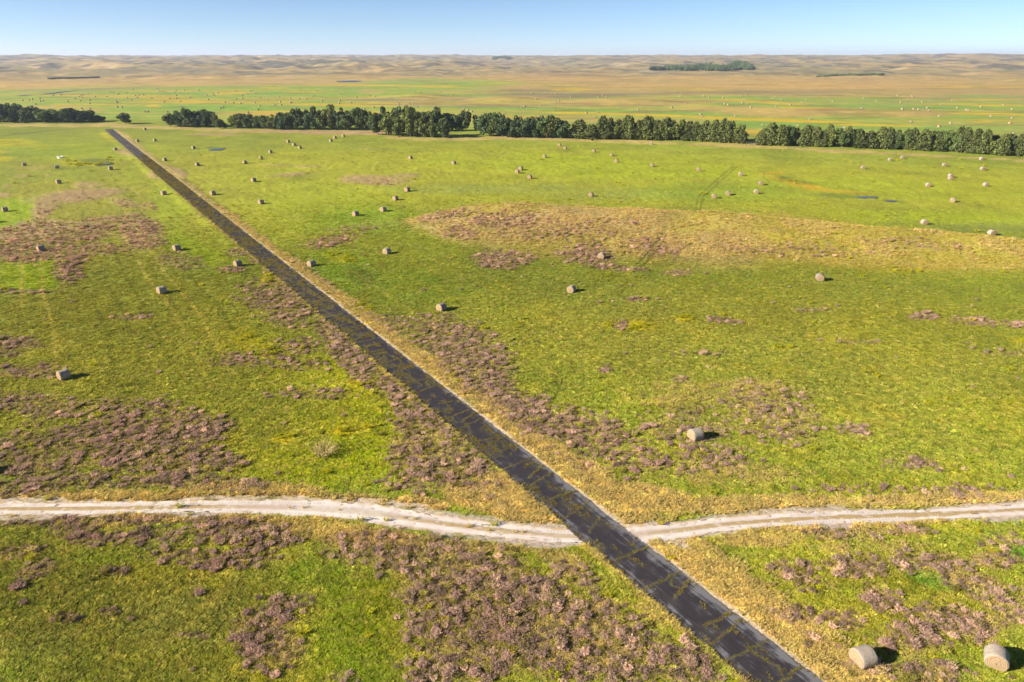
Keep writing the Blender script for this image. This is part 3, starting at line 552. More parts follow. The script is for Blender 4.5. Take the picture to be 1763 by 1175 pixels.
def mat_bale_end():
    m, nt, b = newmat('cut_hay_spiral'); L = nt.links.new
    tc = N(nt, 'ShaderNodeTexCoord'); sx = N(nt, 'ShaderNodeSeparateXYZ'); L(tc.outputs['Object'], sx.inputs[0])
    cx = N(nt, 'ShaderNodeCombineXYZ'); L(sx.outputs[0], cx.inputs[0]); L(sx.outputs[2], cx.inputs[1])
    wv = N(nt, 'ShaderNodeTexWave', wave_type='RINGS', rings_direction='Z', inp={'Scale': 2.0, 'Distortion': 5, 'Detail': 4, 'Detail Scale': 2.5})
    mp = N(nt, 'ShaderNodeMapping', inp={'Location': (0, -.82, 0)}); L(cx.outputs[0], mp.inputs[0]); L(mp.outputs[0], wv.inputs['Vector'])
    n2 = N(nt, 'ShaderNodeTexNoise', inp={'Scale': 9, 'Detail': 5, 'Roughness': .7}); L(tc.outputs['Object'], n2.inputs['Vector'])
    ad = N(nt, 'ShaderNodeMath', operation='MULTIPLY_ADD', inp={1: .35}); L(wv.outputs['Fac'], ad.inputs[0]); L(n2.outputs[0], ad.inputs[2])
    r = N(nt, 'ShaderNodeValToRGB'); e = r.color_ramp.elements; e[0].position = .35; e[0].color = (.20, .135, .07, 1); e[1].position = .95; e[1].color = (.36, .265, .165, 1)
    L(ad.outputs[0], r.inputs[0]); L(r.outputs[0], b.inputs['Base Color']); b.inputs['Roughness'].default_value = .95; b.inputs['Specular IOR Level'].default_value = .05
    bp = N(nt, 'ShaderNodeBump', inp={'Strength': .8, 'Distance': .04}); L(ad.outputs[0], bp.inputs['Height']); L(bp.outputs[0], b.inputs['Normal'])
    return m

# ------------------------------------------------------------------ ground
def build_ground():
    az = np.radians(np.arange(-60, 60.001, .12)); nr = 1130
    rr = 18 * np.exp(np.linspace(0, math.log(14000 / 18), nr))
    A, RR = np.meshgrid(az, rr); X = (RR * np.sin(A)).ravel(); Y = (RR * np.cos(A)).ravel()
    Z = terrain(X, Y)
    col, P, S, SD, pw = cover(X, Y, Z)
    r = np.hypot(X, Y); u, v = road_uv(X, Y); off = sst(2.1, 2.6, np.abs(v)) + (u > ROADL)
    off = np.clip(off, 0, 1) * (1 - np.clip(SD * 1.5, 0, 1)) * (1 - sst(250, 500, r))
    Z = Z + off * ((fbm(X * .8, Y, .9, 3, 171) - .5) * (.06 + .30 * sst(110, 240, r)) + pw * .16 * sst(170, 260, r))
    nx = len(az); i = np.arange((nr - 1) * (nx - 1)); a = (i // (nx - 1)) * nx + i % (nx - 1)
    Fc = np.stack([a, a + nx, a + nx + 1, a + 1], 1)
    # the rest of the disc, outside the view, coarser
    az2 = np.radians(np.arange(60, 300.001, 3)); rr2 = np.r_[0.5, 6, 12, 18 * np.exp(np.linspace(0, math.log(14000 / 18), 90))]
    A2, R2 = np.meshgrid(az2, rr2); X2 = (R2 * np.sin(A2)).ravel(); Y2 = (R2 * np.cos(A2)).ravel(); Z2 = terrain(X2, Y2)
    az3 = np.radians(np.arange(-60, 60.001, 3)); rr3 = np.array([.5, 6, 12, 18.2]); A3, R3 = np.meshgrid(az3, rr3)
    X3 = (R3 * np.sin(A3)).ravel(); Y3 = (R3 * np.cos(A3)).ravel(); Z3 = terrain(X3, Y3) - .02
    def quads(nrr, nxx, off):
        i = np.arange((nrr - 1) * (nxx - 1)); a = (i // (nxx - 1)) * nxx + i % (nxx - 1) + off
        return np.stack([a, a + nxx, a + nxx + 1, a + 1], 1)
    F2 = quads(len(rr2), len(az2), len(X)); F3 = quads(4, len(az3), len(X) + len(X2))
    V = np.stack([np.r_[X, X2, X3], np.r_[Y, Y2, Y3], np.r_[Z, Z2, Z3]], 1)
    c2 = np.empty((len(X2) + len(X3), 3)); c2[:] = alb(136, 148, 48)
    far = np.hypot(X2, Y2) > 700; c2[:len(X2)][far] = alb(180, 156, 110)
    me = mesh_from('ground', V, np.concatenate([Fc, F2, F3])[:, ::-1], [mat_ground()], None, True)
    addcol(me, 'cover', np.concatenate([col, c2]))
    o = link(bpy.data.objects.new('ground', me))
    tag(o, 'open grassy prairie with green hay meadow, purple grass and dry hills', 'ground', kind='structure')
build_ground(); print('ground', time.time() - T0)

# ------------------------------------------------------------------ road
CRACKS = []          # polylines in road coordinates (u along, v across)
uu = -40.0
rc = random.Random(5)
while uu < 300:
    slant = rc.uniform(-.5, 1.1); v0 = -2.0; v1 = 2.0
    if rc.random() < .35: v0 = rc.uniform(-1.6, 0)
    if rc.random() < .2: v1 = rc.uniform(.2, 1.6)
    n = 9; pts = []
    for k in range(n):
        t = k / (n - 1); pts.append((uu + slant * t + rc.uniform(-.09, .09), v0 + (v1 - v0) * t))
    CRACKS.append((pts, rc.uniform(.5, 1)))
    if rc.random() < .3:      # short branch running along the road
        va = rc.uniform(-1.6, 1.3); L_ = rc.uniform(1.2, 4.5); p = []
        for k in range(6): p.append((uu + L_ * k / 5, va + rc.uniform(-.22, .22)))
        CRACKS.append((p, rc.uniform(.3, .8)))
    uu += rc.choice([1.4, 1.9, 2.4, 3.0, 3.6]) * (1 if uu < 60 else .8)
def crackdist(U, V):
    d = np.full(U.shape, 9.0)
    for pts, st in CRACKS:
        P = np.array(pts); m = (U > P[:, 0].min() - .8) & (U < P[:, 0].max() + .8)
        if np.any(m): d[m] = np.minimum(d[m], poly_dist(U[m], V[m], P) / (.5 + .5 * st))
    return d
def build_road():
    us = np.r_[np.arange(-52, 130, .16), np.arange(130, ROADL + .5, .4)]; vs = np.linspace(-ROADW / 2, ROADW / 2, 31)
    U, V = np.meshgrid(us, vs, indexing='ij'); edge = (np.abs(V) > ROADW / 2 - .01)
    Vj = V + edge * ((fbm(U, V * 3, .8, 3, 191) - .5) * .35 + (fbm(U, V * 3, 5, 2, 192) - .5) * .2) * np.sign(V)
    X = RO.x + RD.x * U + RN.x * Vj; Y = RO.y + RD.y * U + RN.y * Vj
    Z = terrain(X, Y, False) * .0 + .0 + (1 - (V / 2.05) ** 2) * .03
    nv = len(vs); i = np.arange((len(us) - 1) * (nv - 1)); a = (i // (nv - 1)) * nv + i % (nv - 1)
    me = mesh_from('road', np.stack([X.ravel(), Y.ravel(), Z.ravel()], 1), np.stack([a, a + 1, a + nv + 1, a + nv], 1)[:, ::-1], [mat_road()], None, True)
    at = me.attributes.new('strip', 'FLOAT_VECTOR', 'POINT'); at.data.foreach_set('vector', np.stack([U.ravel(), V.ravel(), 0 * U.ravel()], 1).astype(np.float32).ravel())
    U1, V1 = U.ravel(), V.ravel()
    bare = np.interp(U1, [-52, 0, 12, 26, 40, 60], [.10, .13, .19, .17, .05, 0])
    seal = .14 - bare * (np.abs(V1 + .1) > 1.1) * .9 - sst(1.45, 1.95, V1 + (fbm(U1, V1, 1.5, 2, 193) - .5) * .5) * np.interp(U1, [-52, 0, 60, 200, 240], [.2, .2, .24, .22, .0])
    seal += np.interp(U1, [100, 200], [0, .1]) + np.interp(U1, [10, 40], [-.03, .03])
    addf(me, 'seal', seal)
    d = crackdist(U1, V1); cr = (1 - sst(.04, .12 + .12 * fbm(U1, V1, .5, 2, 195), d))
    weed = sst(.50, .60, fbm(U1 * .8, V1 * 1.6, 1.0, 3, 197) - .03 * V1) * np.interp(U1, [0, 40, 90, 200], [.2, .55, .85, .9])
    eb = sst(1.75, 2.0, -V1 + (fbm(U1, V1, .7, 3, 199) - .5) * .7)
    addf(me, 'crack', np.clip(np.maximum(np.maximum(cr * np.interp(U1, [30, 80], [.6, .8]), weed * np.interp(U1, [20, 80], [.4, .8])), eb * .7), 0, 1))
    tag(link(bpy.data.objects.new('road', me)), 'straight narrow dark asphalt road with weedy cracks running to the tree belt', 'road', kind='structure')
build_road()

def build_track():
    P = TRKP; seg = np.r_[0, np.cumsum(np.hypot(*np.diff(P, axis=0).T))]; s = np.arange(0, seg[-1], .14)
    cx = np.interp(s, seg, P[:, 0]); cy = np.interp(s, seg, P[:, 1])
    tx = np.gradient(cx); ty = np.gradient(cy); l = np.hypot(tx, ty); tx /= l; ty /= l
    q = np.linspace(-1, 1, 27); Sg, Q = np.meshgrid(s, q, indexing='ij')
    CX = cx[:, None]; CY = cy[:, None]; pxs, pys = topx(CX, CY, 0 * CX)
    half = np.interp(pxs, [-200, 350, 560, 760, 960, 1100, 1300, 1763], [.84, .86, 1.4, 1.05, .9, 1.1, .92, .82])
    off = Q * (half + (fbm(Sg * .5 + 50 * np.sign(Q), Q * 0, .6, 3, 201) - .5) * .7 * (np.abs(Q) > .9))
    X = CX - ty[:, None] * off; Y = CY + tx[:, None] * off
    U, V = road_uv(X, Y)
    nq = len(q); ruts = np.minimum(np.abs(off - half * .58), np.abs(off + half * .58))
    Z = .012 - .02 * (1 - sst(.15, .45, ruts)) + .03 * fbm(X, Y, .4, 2, 203)
    n0 = fbm(X, Y, 1.6, 4, 205, .6); n1 = fbm(X, Y, .35, 3, 207)
    mid = (1 - sst(.2, .36, np.abs(off) + (n0 - .5) * .5)) * np.interp(pxs, [0, 350, 480, 650, 780, 1100, 1160, 1400], [1, .95, .3, .4, 1, .4, .9, 1])
    edge = sst(.8, 1.02, np.abs(Q) + (n1 - .5) * .5)
    col = np.empty(X.shape + (3,)); col[:] = alb(226, 215, 204)
    def lay(c, w_): col[:] = col * (1 - w_[..., None]) + alb(*c) * w_[..., None]
    lay((198, 174, 158), sst(.45, .65, n0) * .6)
    lay((240, 230, 220), (1 - sst(.1, .4, ruts)) * .55)
    lay((176, 148, 84), np.clip(mid * sst(.3, .5, n1 + .12), 0, 1) * .85)
    lay((196, 164, 96), edge * .8 * sst(.35, .6, n1 + .1))
    tread = (np.sin(Sg * 22) > .2) * (1 - sst(.1, .2, ruts)) * (fbm(Sg, Q, 6, 2, 209) > .5)
    lay((176, 156, 142), tread * .5)
    keep = ~((np.abs(V) < 1.95))
    i = np.arange((len(s) - 1) * (nq - 1)); a = (i // (nq - 1)) * nq + i % (nq - 1)
    Fc = np.stack([a, a + 1, a + nq + 1, a + nq], 1)
    kf = keep.ravel()[Fc].all(1)
    me = mesh_from('dirt_track', np.stack([X.ravel(), Y.ravel(), Z.ravel()], 1), Fc[kf], [mat_attr('pale_sand', scale=7, lo=.9, hi=1.1, bump=.015)], None, True)
    addcol(me, 'cover', col.reshape(-1, 3))
    tag(link(bpy.data.objects.new('dirt_track', me)), 'pale sandy two-rut track crossing the asphalt road', 'track', kind='structure')
build_track()

def mat_water():
    m, nt, b = newmat('pond_water'); b.inputs['Base Color'].default_value = (.06, .065, .06, 1); b.inputs['Roughness'].default_value = .3; b.inputs['Specular IOR Level'].default_value = .35
    n = N(nt, 'ShaderNodeTexNoise', inp={'Scale': 3, 'Detail': 3}); bp = N(nt, 'ShaderNodeBump', inp={'Strength': .2, 'Distance': .03})
    nt.links.new(n.outputs[0], bp.inputs['Height']); nt.links.new(bp.outputs[0], b.inputs['Normal']); return m
WATER = mat_water()
def pond(x0, y0, rx, ry, z, label, seed):
    a = np.linspace(0, 2 * math.pi, 65)[:-1]; k = .85 + .5 * fbm(np.cos(a) * 2 + seed, np.sin(a) * 2, 1, 2, 211)
    V = [(x0, y0, z)] + [(x0 + rx * math.cos(t) * q, y0 + ry * math.sin(t) * q, z) for t, q in zip(a, k)]
    Fc = [(0, 1 + i, 1 + (i + 1) % 64) for i in range(64)]
    me = mesh_from('pond', V, Fc, [WATER]); tag(link(bpy.data.objects.new('pond', me)), label, 'pond', kind='structure')
for (X0, Y0, rx, ry), lab in zip(POND_W, ['small reedy pond with yellow bank left of the road', 'small pond in the meadow below the left tree belt', 'thin pool beside the yellow reeds right of the dune',
                                         'smaller sliver of water right of the reedy pool', 'pale distant pond at the foot of the dry hills']):
    zz = -.08 if 'distant' not in lab else float(terrain(np.array([X0]), np.array([Y0]))[0]) + 1.2
    pond(X0, Y0, rx * 1.15, ry * 1.15, zz, lab, X0 % 17)
def far_water():
    P = catmull(FX, FY, 8); n = len(P); V = []; tg = np.gradient(P, axis=0); zmax = float(np.max(terrain(P[:, 0], P[:, 1]))) 
    zs = np.maximum.accumulate(terrain(P[:, 0], P[:, 1])[::-1])[::-1]
    for i in range(n):
        h = (5 + 16 * math.sin(math.pi * (i + .5) / n)) * (.7 + .6 * float(vn(i * .7, 3)))
        V += [(P[i, 0], P[i, 1] - h * .7, zmax + .15), (P[i, 0], P[i, 1] + h * .7, zmax + .15)]
    Fc = [(2 * i, 2 * i + 2, 2 * i + 3, 2 * i + 1) for i in range(n - 1)]
    me = mesh_from('pond', V, Fc, [WATER]); tag(link(bpy.data.objects.new('pond', me)), 'long thin stretch of water in the far meadow at left', 'pond', kind='structure')
far_water()

# ------------------------------------------------------------------ instanced vegetation (stuff)
def blades(n, rad, h, wid, lean=.5, seed=0, seg=2, heads=0, headsz=.05, wind=(.25, .12)):
    g = random.Random(seed); V = []; Fc = []; MI = []
    for i in range(n):
        a = g.uniform(0, 2 * math.pi); q = math.sqrt(g.random()) * rad * .55; bx, by = q * math.cos(a), q * math.sin(a)
        hh = h * g.uniform(.55, 1.1); ln = lean * hh * g.uniform(.3, 1.2); b = a + g.uniform(-.6, .6)
        dx, dy = math.cos(b) * ln + wind[0] * hh * g.uniform(.5, 1.3), math.sin(b) * ln + wind[1] * hh * g.uniform(.5, 1.3)
        c = g.uniform(0, math.pi); wx, wy = math.cos(c) * wid, math.sin(c) * wid; k = len(V)
        for t, ww in ((0, 1), (.55, .85), (1, .25)):
            cx, cy, cz = bx + dx * t * t, by + dy * t * t, hh * (t - .12 * t * t)
            V += [(cx - wx * ww, cy - wy * ww, cz - .02 * (t == 0)), (cx + wx * ww, cy + wy * ww, cz - .02 * (t == 0))]
        Fc += [(k, k + 1, k + 3, k + 2), (k + 2, k + 3, k + 5, k + 4)]; MI += [0, 0]
        if heads and g.random() < heads:
            for _ in range(3):
                s = headsz * g.uniform(.6, 1.4); t = g.uniform(.55, 1.05); cx, cy, cz = bx + dx * t * t + g.uniform(-.05, .05), by + dy * t * t + g.uniform(-.05, .05), hh * (t - .12 * t * t) + g.uniform(-.03, .05)
                u = Vector((g.gauss(0, 1), g.gauss(0, 1), g.gauss(0, .7))).normalized() * s; v = Vector((g.gauss(0, 1), g.gauss(0, 1), g.gauss(0, 1))).normalized() * s; k = len(V)
                for sg in ((-1, -1), (1, -1), (1, 1), (-1, 1)): V.append((cx + u.x * sg[0] + v.x * sg[1], cy + u.y * sg[0] + v.y * sg[1], cz + u.z * sg[0] + v.z * sg[1]))
                Fc.append((k, k + 1, k + 2, k + 3)); MI.append(1)
    return V, Fc, MI
def scatter(name, proto_mats, protos, pts, tint, scale, shade, label, cat):
    """one object whose own points carry copies of the tuft shapes"""
    me = bpy.data.meshes.new(name); n = len(pts); me.vertices.add(n); me.vertices.foreach_set('co', np.asarray(pts, np.float32).ravel()); me.update()
    addcol(me, 'tint', tint); addf(me, 'scale', scale); addf(me, 'shade', shade); addf(me, 'rot', rng.uniform(0, .0001, n) + rng.uniform(-.9, .9, n))
    a = me.attributes.new('pick', 'INT', 'POINT'); a.data.foreach_set('value', rng.integers(0, len(protos), n).astype(np.int32))
    o = link(bpy.data.objects.new(name, me)); tag(o, label, cat, kind='stuff')
    for m in proto_mats: me.materials.append(m)
    print(name, n, time.time() - T0)
    g = bpy.data.node_groups.new(name + '_spread', 'GeometryNodeTree')
    g.interface.new_socket('Geometry', in_out='INPUT', socket_type='NodeSocketGeometry'); g.interface.new_socket('Geometry', in_out='OUTPUT', socket_type='NodeSocketGeometry')
    gi = g.nodes.new('NodeGroupInput'); go = g.nodes.new('NodeGroupOutput'); jn = g.nodes.new('GeometryNodeGeometryToInstance')
    for k, (V, Fc, MI) in enumerate(protos):
        pm = mesh_from(name + '_tuft', V, Fc, proto_mats, MI); po = bpy.data.objects.new(name + '_tuft', pm)
        oi = g.nodes.new('GeometryNodeObjectInfo'); oi.inputs['Object'].default_value = po; oi.inputs['As Instance'].default_value = True
        g.links.new(oi.outputs['Geometry'], jn.inputs[0])
    iop = g.nodes.new('GeometryNodeInstanceOnPoints'); iop.inputs['Pick Instance'].default_value = True
    # join the prototypes as separate instances
    jg = g.nodes.new('GeometryNodeJoinGeometry')
    for nd in [x for x in g.nodes if x.bl_idname == 'GeometryNodeObjectInfo']: g.links.new(nd.outputs['Geometry'], jg.inputs[0])
    g.nodes.remove(jn)
    g.links.new(gi.outputs[0], iop.inputs['Points']); g.links.new(jg.outputs[0], iop.inputs['Instance'])
    def na(nm, typ):
        x = g.nodes.new('GeometryNodeInputNamedAttribute'); x.data_type = typ; x.inputs[0].default_value = nm; return x
    g.links.new(na('pick', 'INT').outputs[0], iop.inputs['Instance Index'])
    cx = g.nodes.new('ShaderNodeCombineXYZ'); g.links.new(na('rot', 'FLOAT').outputs[0], cx.inputs[2]); g.links.new(cx.outputs[0], iop.inputs['Rotation'])
    g.links.new(na('scale', 'FLOAT').outputs[0], iop.inputs['Scale']); g.links.new(iop.outputs[0], go.inputs[0])
    md = o.modifiers.new('spread', 'NODES'); md.node_group = g
    return o

def candidates(n, r0, r1, dens_pow, lim=47):
    """random points in the fan in front of the viewpoint; density falls as r**-dens_pow"""
    q = 2 - dens_pow; uu = rng.random(n)
    r = (r0 ** q + uu * (r1 ** q - r0 ** q)) ** (1 / q) if abs(q) > 1e-3 else r0 * (r1 / r0) ** uu
    a = np.radians(rng.uniform(-lim, lim, n)); x, y = r * np.sin(a), r * np.cos(a)
    px, py = topx(x, y, 0 * x); k = (px > -90) & (px < PW + 90) & (py < PH + 70)
    return x[k], y[k], r[k]
def offroad(x, y, margin=0.0):
    u, v = road_uv(x, y); k = (np.abs(v) > 2.02 + margin) | (u > ROADL)
    return k
def trackdist(x, y):
    td = np.full(x.shape, 99.0); near = near_track(x, y)
    td[near] = poly_dist(x[near], y[near], TRKP); return td

def grow():
    gm = mat_blade('grass_blades', None, trans=.3); pm0 = mat_blade('purple_grass_stems', None, trans=.25); pm1 = mat_blade('purple_grass_heads', None, trans=.3)
    sm = mat_blade('dry_grass_blades', None, trans=.3)
    # --- green and olive grass
    x, y, r = candidates(480000, 28, 260, 1.25)
    td = trackdist(x, y); k = offroad(x, y, .05) & (td > 1.05); x, y, r = x[k], y[k], r[k]
    z = terrain(x, y); col, P, S, SD, pw = cover(x, y, z)
    keep = rng.random(len(x)) < (1 - .3 * pw) * (SD < .16) * (1 - sst(70, 215, r)); x, y, z, r, col, S = x[keep], y[keep], z[keep], r[keep], col[keep], S[keep]
    n = len(x); sc = (.6 + .4 * rng.random(n)) * (1 + r / 260) * (1 + .35 * S) * (.6 + .8 * fbm(x, y, 1.4, 2, 301)); hue = rng.normal(0, .12, n)
    c = col.copy(); c[:, 0] *= 1.05 + hue; c[:, 1] *= 1 + .35 * hue; dry = (rng.random(n) < .22 - .15 * sst(70, 150, r))[:, None] * (.35 + .5 * rng.random(n))[:, None]
    c = c * (1 - dry) + alb(178, 166, 84) * dry * (c.mean(1) / .12)[:, None] ** .5; c = c * (1.25 + .6 * (1 - sst(40, 130, r)))[:, None]
    protos = [blades(26, .34, .135, .017, 1.0, s) for s in range(5)]
    scatter('meadow_grass', [gm], protos, np.stack([x, y, z], 1), c, sc, np.clip(rng.lognormal(0, .28 - .16 * sst(70, 160, r), n), .5, 1.9), 'short green and straw coloured grass covering the meadow', 'grass')
    # --- purple seeded bunch grass
    x, y, r = candidates(900000, 28, 260, 1.1)
    td = trackdist(x, y); k = offroad(x, y, .35) & (td > 1.2); x, y, r = x[k], y[k], r[k]
    z = terrain(x, y); col, P, S, SD, pw = cover(x, y, z)
    cand = 900000 * .9 * r ** -.1 / (260 ** .9 - 28 ** .9) / (r * 1.64)      # candidates per square metre
    want = np.interp(r, [30, 80, 120, 165, 230], [21, 17, 9, 3, 0]) * (P + .0015)
    keep = rng.random(len(x)) < want / cand; x, y, z, r, P, pw = x[keep], y[keep], z[keep], r[keep], P[keep], pw[keep]
    n = len(x); cl = sst(.34, .68, .5 * fbm(x, y * 1.2, 1.1, 2, 303) + .5 * fbm(x, y * 1.3, .5, 1, 304)); sc = (.34 + .50 * rng.random(n) ** 1.4) * (.7 + .65 * cl) * (1 + .25 * sst(80, 150, r)); t = rng.random(n)[:, None]
    far = sst(80, 200, r)[:, None]
    c = alb(158, 130, 118) * (1 - t) + alb(186, 160, 132) * t; c = c * (1 - far * .7) + alb(178, 140, 112) * far * .7
    pk = (sst(.5, .75, fbm(x, y, 6, 2, 305)))[:, None]; c = c * (1 - .3 * pk) + alb(168, 130, 118) * .3 * pk; ol = (rng.random(n) < .2)[:, None]; c = np.where(ol, alb(140, 132, 60), c)
    protos = [blades(70, .34, .40, .010, .62, 40 + s, heads=.95, headsz=.023) for s in range(5)]
    scatter('purple_grass', [pm0, pm1], protos, np.stack([x, y, z], 1), c * (1.2 + .45 * cl)[:, None], sc, np.clip(rng.lognormal(0, .28, n), .5, 1.8), 'clumps of purple brown seeding bunch grass in the meadow', 'grass')
    # --- taller dry grass on straw ground
    x, y, r = candidates(260000, 28, 300, 1.2)
    td = trackdist(x, y); k = offroad(x, y, -.1) & ((td > .95) | (td < .22)); x, y, r = x[k], y[k], r[k]
    z = terrain(x, y); col, P, S, SD, pw = cover(x, y, z)
    keep = rng.random(len(x)) < np.where(trackdist(x, y) < .3, .6, np.clip(S * 1.2, 0, 1)) * (1 - sst(110, 260, r)) * (1 - np.clip(SD * 1.6, 0, .96)) * (1 - .8 * pw); x, y, z, r, col = x[keep], y[keep], z[keep], r[keep], col[keep]
    n = len(x); sc = (.45 + .45 * rng.random(n)) * (1 + r / 250) * (.6 + .8 * fbm(x, y, 1.2, 2, 307)); t = rng.random(n)[:, None]
    c = col * .1 + (alb(206, 184, 112) * t + alb(184, 160, 98) * (1 - t)) * 1.25
    protos = [blades(22, .28, .34, .016, .8, 80 + s, heads=.3, headsz=.02) for s in range(4)]
    scatter('dry_grass', [sm, sm], protos, np.stack([x, y, z], 1), c, sc, .8 + .4 * rng.random(n), 'pale dry grass along the road, track and dune', 'grass')
    # --- weeds in the road cracks and on its edges
    X = []; g = random.Random(9)
    for pts, st in CRACKS:
        P_ = np.array(pts)
        for i in range(len(P_) - 1):
            L_ = float(np.hypot(*(P_[i + 1] - P_[i]))); nn = int(L_ * 15 * st) + (g.random() < .5)
            for _ in range(nn):
                t = g.random(); X.append((P_[i][0] + (P_[i + 1][0] - P_[i][0]) * t + g.gauss(0, .05), P_[i][1] + (P_[i + 1][1] - P_[i][1]) * t + g.gauss(0, .04), g.uniform(.25, .7) * (.5 + st * .5)))
    for _ in range(22000):
        u = -45 + 330 * g.random() ** 1.4; v = g.uniform(-2, 2); f = float(fbm(np.array([u * .8]), np.array([v * 1.6]), 1.0, 3, 197)[0])
        if f - .03 * v > np.interp(u, [10, 50, 100], [.63, .57, .54]) or (v < -1.75 and g.random() < .7) or (v > 1.9 and g.random() < .4): X.append((u, v, g.uniform(.3, .7)))
    X = np.array(X); u, v = X[:, 0], np.clip(X[:, 1], -2.0, 2.0); x = RO.x + RD.x * u + RN.x * v; y = RO.y + RD.y * u + RN.y * v; r = np.hypot(x, y); n = len(x)
    t = rng.random(n)[:, None]; c = alb(172, 154, 74) * t + alb(118, 120, 44) * (1 - t); rd = (rng.random(n) < .2)[:, None]; c = np.where(rd, alb(146, 112, 66), c)
    scatter('road_weeds', [gm], [blades(14, .26, .2, .018, 1.1, 120 + s) for s in range(3)], np.stack([x, y, 0 * x + .015], 1), c, X[:, 2] * (1 + r / 170) * .8, .8 + .5 * rng.random(n), 'low weeds growing from the cracks of the asphalt road', 'weeds')
    # --- yellow flowering forbs
    x, y, r = candidates(160000, 28, 320, 1.2); k = offroad(x, y, .3); x, y, r = x[k], y[k], r[k]; z = terrain(x, y); px, py = topx(x, y, z)
    wgt = np.zeros(x.shape); n0 = fbm(x, y, 5, 4, 101, .6)
    for c_, es in PATCH:
        if c_ == (196, 184, 24):
            for e in es: wgt = np.maximum(wgt, ell(px, py, e, 1.3, n0))
    k = (wgt > .3) & (rng.random(len(x)) < wgt * .5) | (rng.random(len(x)) < .003); x, y, z, r = x[k], y[k], z[k], r[k]; n = len(x); t = rng.random(n)[:, None]
    c = alb(206, 192, 30) * t + alb(170, 176, 26) * (1 - t)
    scatter('yellow_forbs', [gm, gm], [blades(22, .35, .4, .02, .7, 160 + s, heads=.8, headsz=.03) for s in range(3)], np.stack([x, y, z], 1), c, (.6 + .5 * rng.random(n)) * (1 + r / 300), .85 + .3 * rng.random(n), 'patches of yellow flowering weeds in the meadow', 'wild flowers')
grow()

# ------------------------------------------------------------------ hay bales
BS, BE = mat_bale_side(), mat_bale_end()
def bale_meshes(seed, nseg=40, r=.86, L=1.5):
    g = np.random.default_rng(seed); a = np.linspace(0, 2 * math.pi, nseg, endpoint=False)
    # slightly sagged round section standing on a flat foot
    def ring(rad, wob):
        x = np.cos(a) * rad * 1.02 * (1 + wob); z = np.sin(a) * rad * .97 * (1 + wob) + .80
        return x, np.maximum(z, .0)
    rows = [(-L / 2, r - .06), (-L / 2 + .03, r - .015), (-L / 2 + .12, r + .01), (-L / 4, r + .015), (0, r), (L / 4, r + .015), (L / 2 - .12, r + .01), (L / 2 - .03, r - .015), (L / 2, r - .06)]
    V = []; wob = (vn(np.cos(a) * 2 + seed, np.sin(a) * 2, 3) - .5) * .05
    for yy, rad in rows:
        w2 = wob + (vn(np.cos(a) * 5 + seed, np.sin(a) * 5 + yy * 3, 5) - .5) * .03
        x, z = ring(rad, w2)
        for i in range(nseg): V.append((x[i], yy + (vn(a[i] * 6, yy * 9, 8) - .5) * .02, z[i]))
    Fc = []
    for k in range(len(rows) - 1):
        for i in range(nseg): j = (i + 1) % nseg; Fc.append((k * nseg + i, k * nseg + j, (k + 1) * nseg + j, (k + 1) * nseg + i))
    side = mesh_from('wrapped_side', V, Fc, [BS], None, True)
    ends = []
    for sgn, row in ((-1, 0), (1, len(rows) - 1)):
        W = []; base = V[row * nseg:(row + 1) * nseg]; fr = [.995, .97, .8, .6, .4, .2, .05]
        for f in fr:
            for i, (x, yy, z) in enumerate(base):
                bul = .05 * (1 - f ** 2) + (float(vn(a[i] * 3 + f * 7, f * 9 + seed, 4)) - .5) * .03 + .012 * math.sin(f * 40)
                W.append((x * f, yy + sgn * (bul + (.004 if f < .99 else -.004)), .80 + (z - .80) * f))
        Fq = []
        for k in range(len(fr) - 1):
            for i in range(nseg):
                j = (i + 1) % nseg; q = (k * nseg + i, k * nseg + j, (k + 1) * nseg + j, (k + 1) * nseg + i); Fq.append(q if sgn > 0 else q[::-1])
        c = len(W); W.append((0, sgn * (L / 2 + .05), .80)); m = mesh_from('cut_end', W, Fq, [BE], None, True)
        ends.append(m)
    return side, ends
PROTO = [bale_meshes(s) for s in range(4)]
SMALL = [bale_meshes(9, 14)]
OPEN = []
def bale(px, py, az, label, group, near=True, k=0, up=.62):
    dx, dy, dz = ray(px, py); x, y, z = ground_at(px, py, up)
    nm = 'hay_bale'
    root = link(bpy.data.objects.new(nm, None)); root.empty_display_size = .5
    sink = .13
    root.location = (x, y, z - sink); root.rotation_euler = (0, 0, -R(az)); s = .78 + random.uniform(-.03, .03); root.scale = (s, s, s)
    side, ends = (PROTO[k % 4] if near else SMALL[0])
    for m, n in [(side, 'wrapped_side')] + [(e, 'cut_end') for e in ends]:
        c = link(bpy.data.objects.new(n, m)); c.parent = root
    tag(root, label, 'hay bale', group); return x, y
G1 = 'round hay bales scattered on the near meadow'
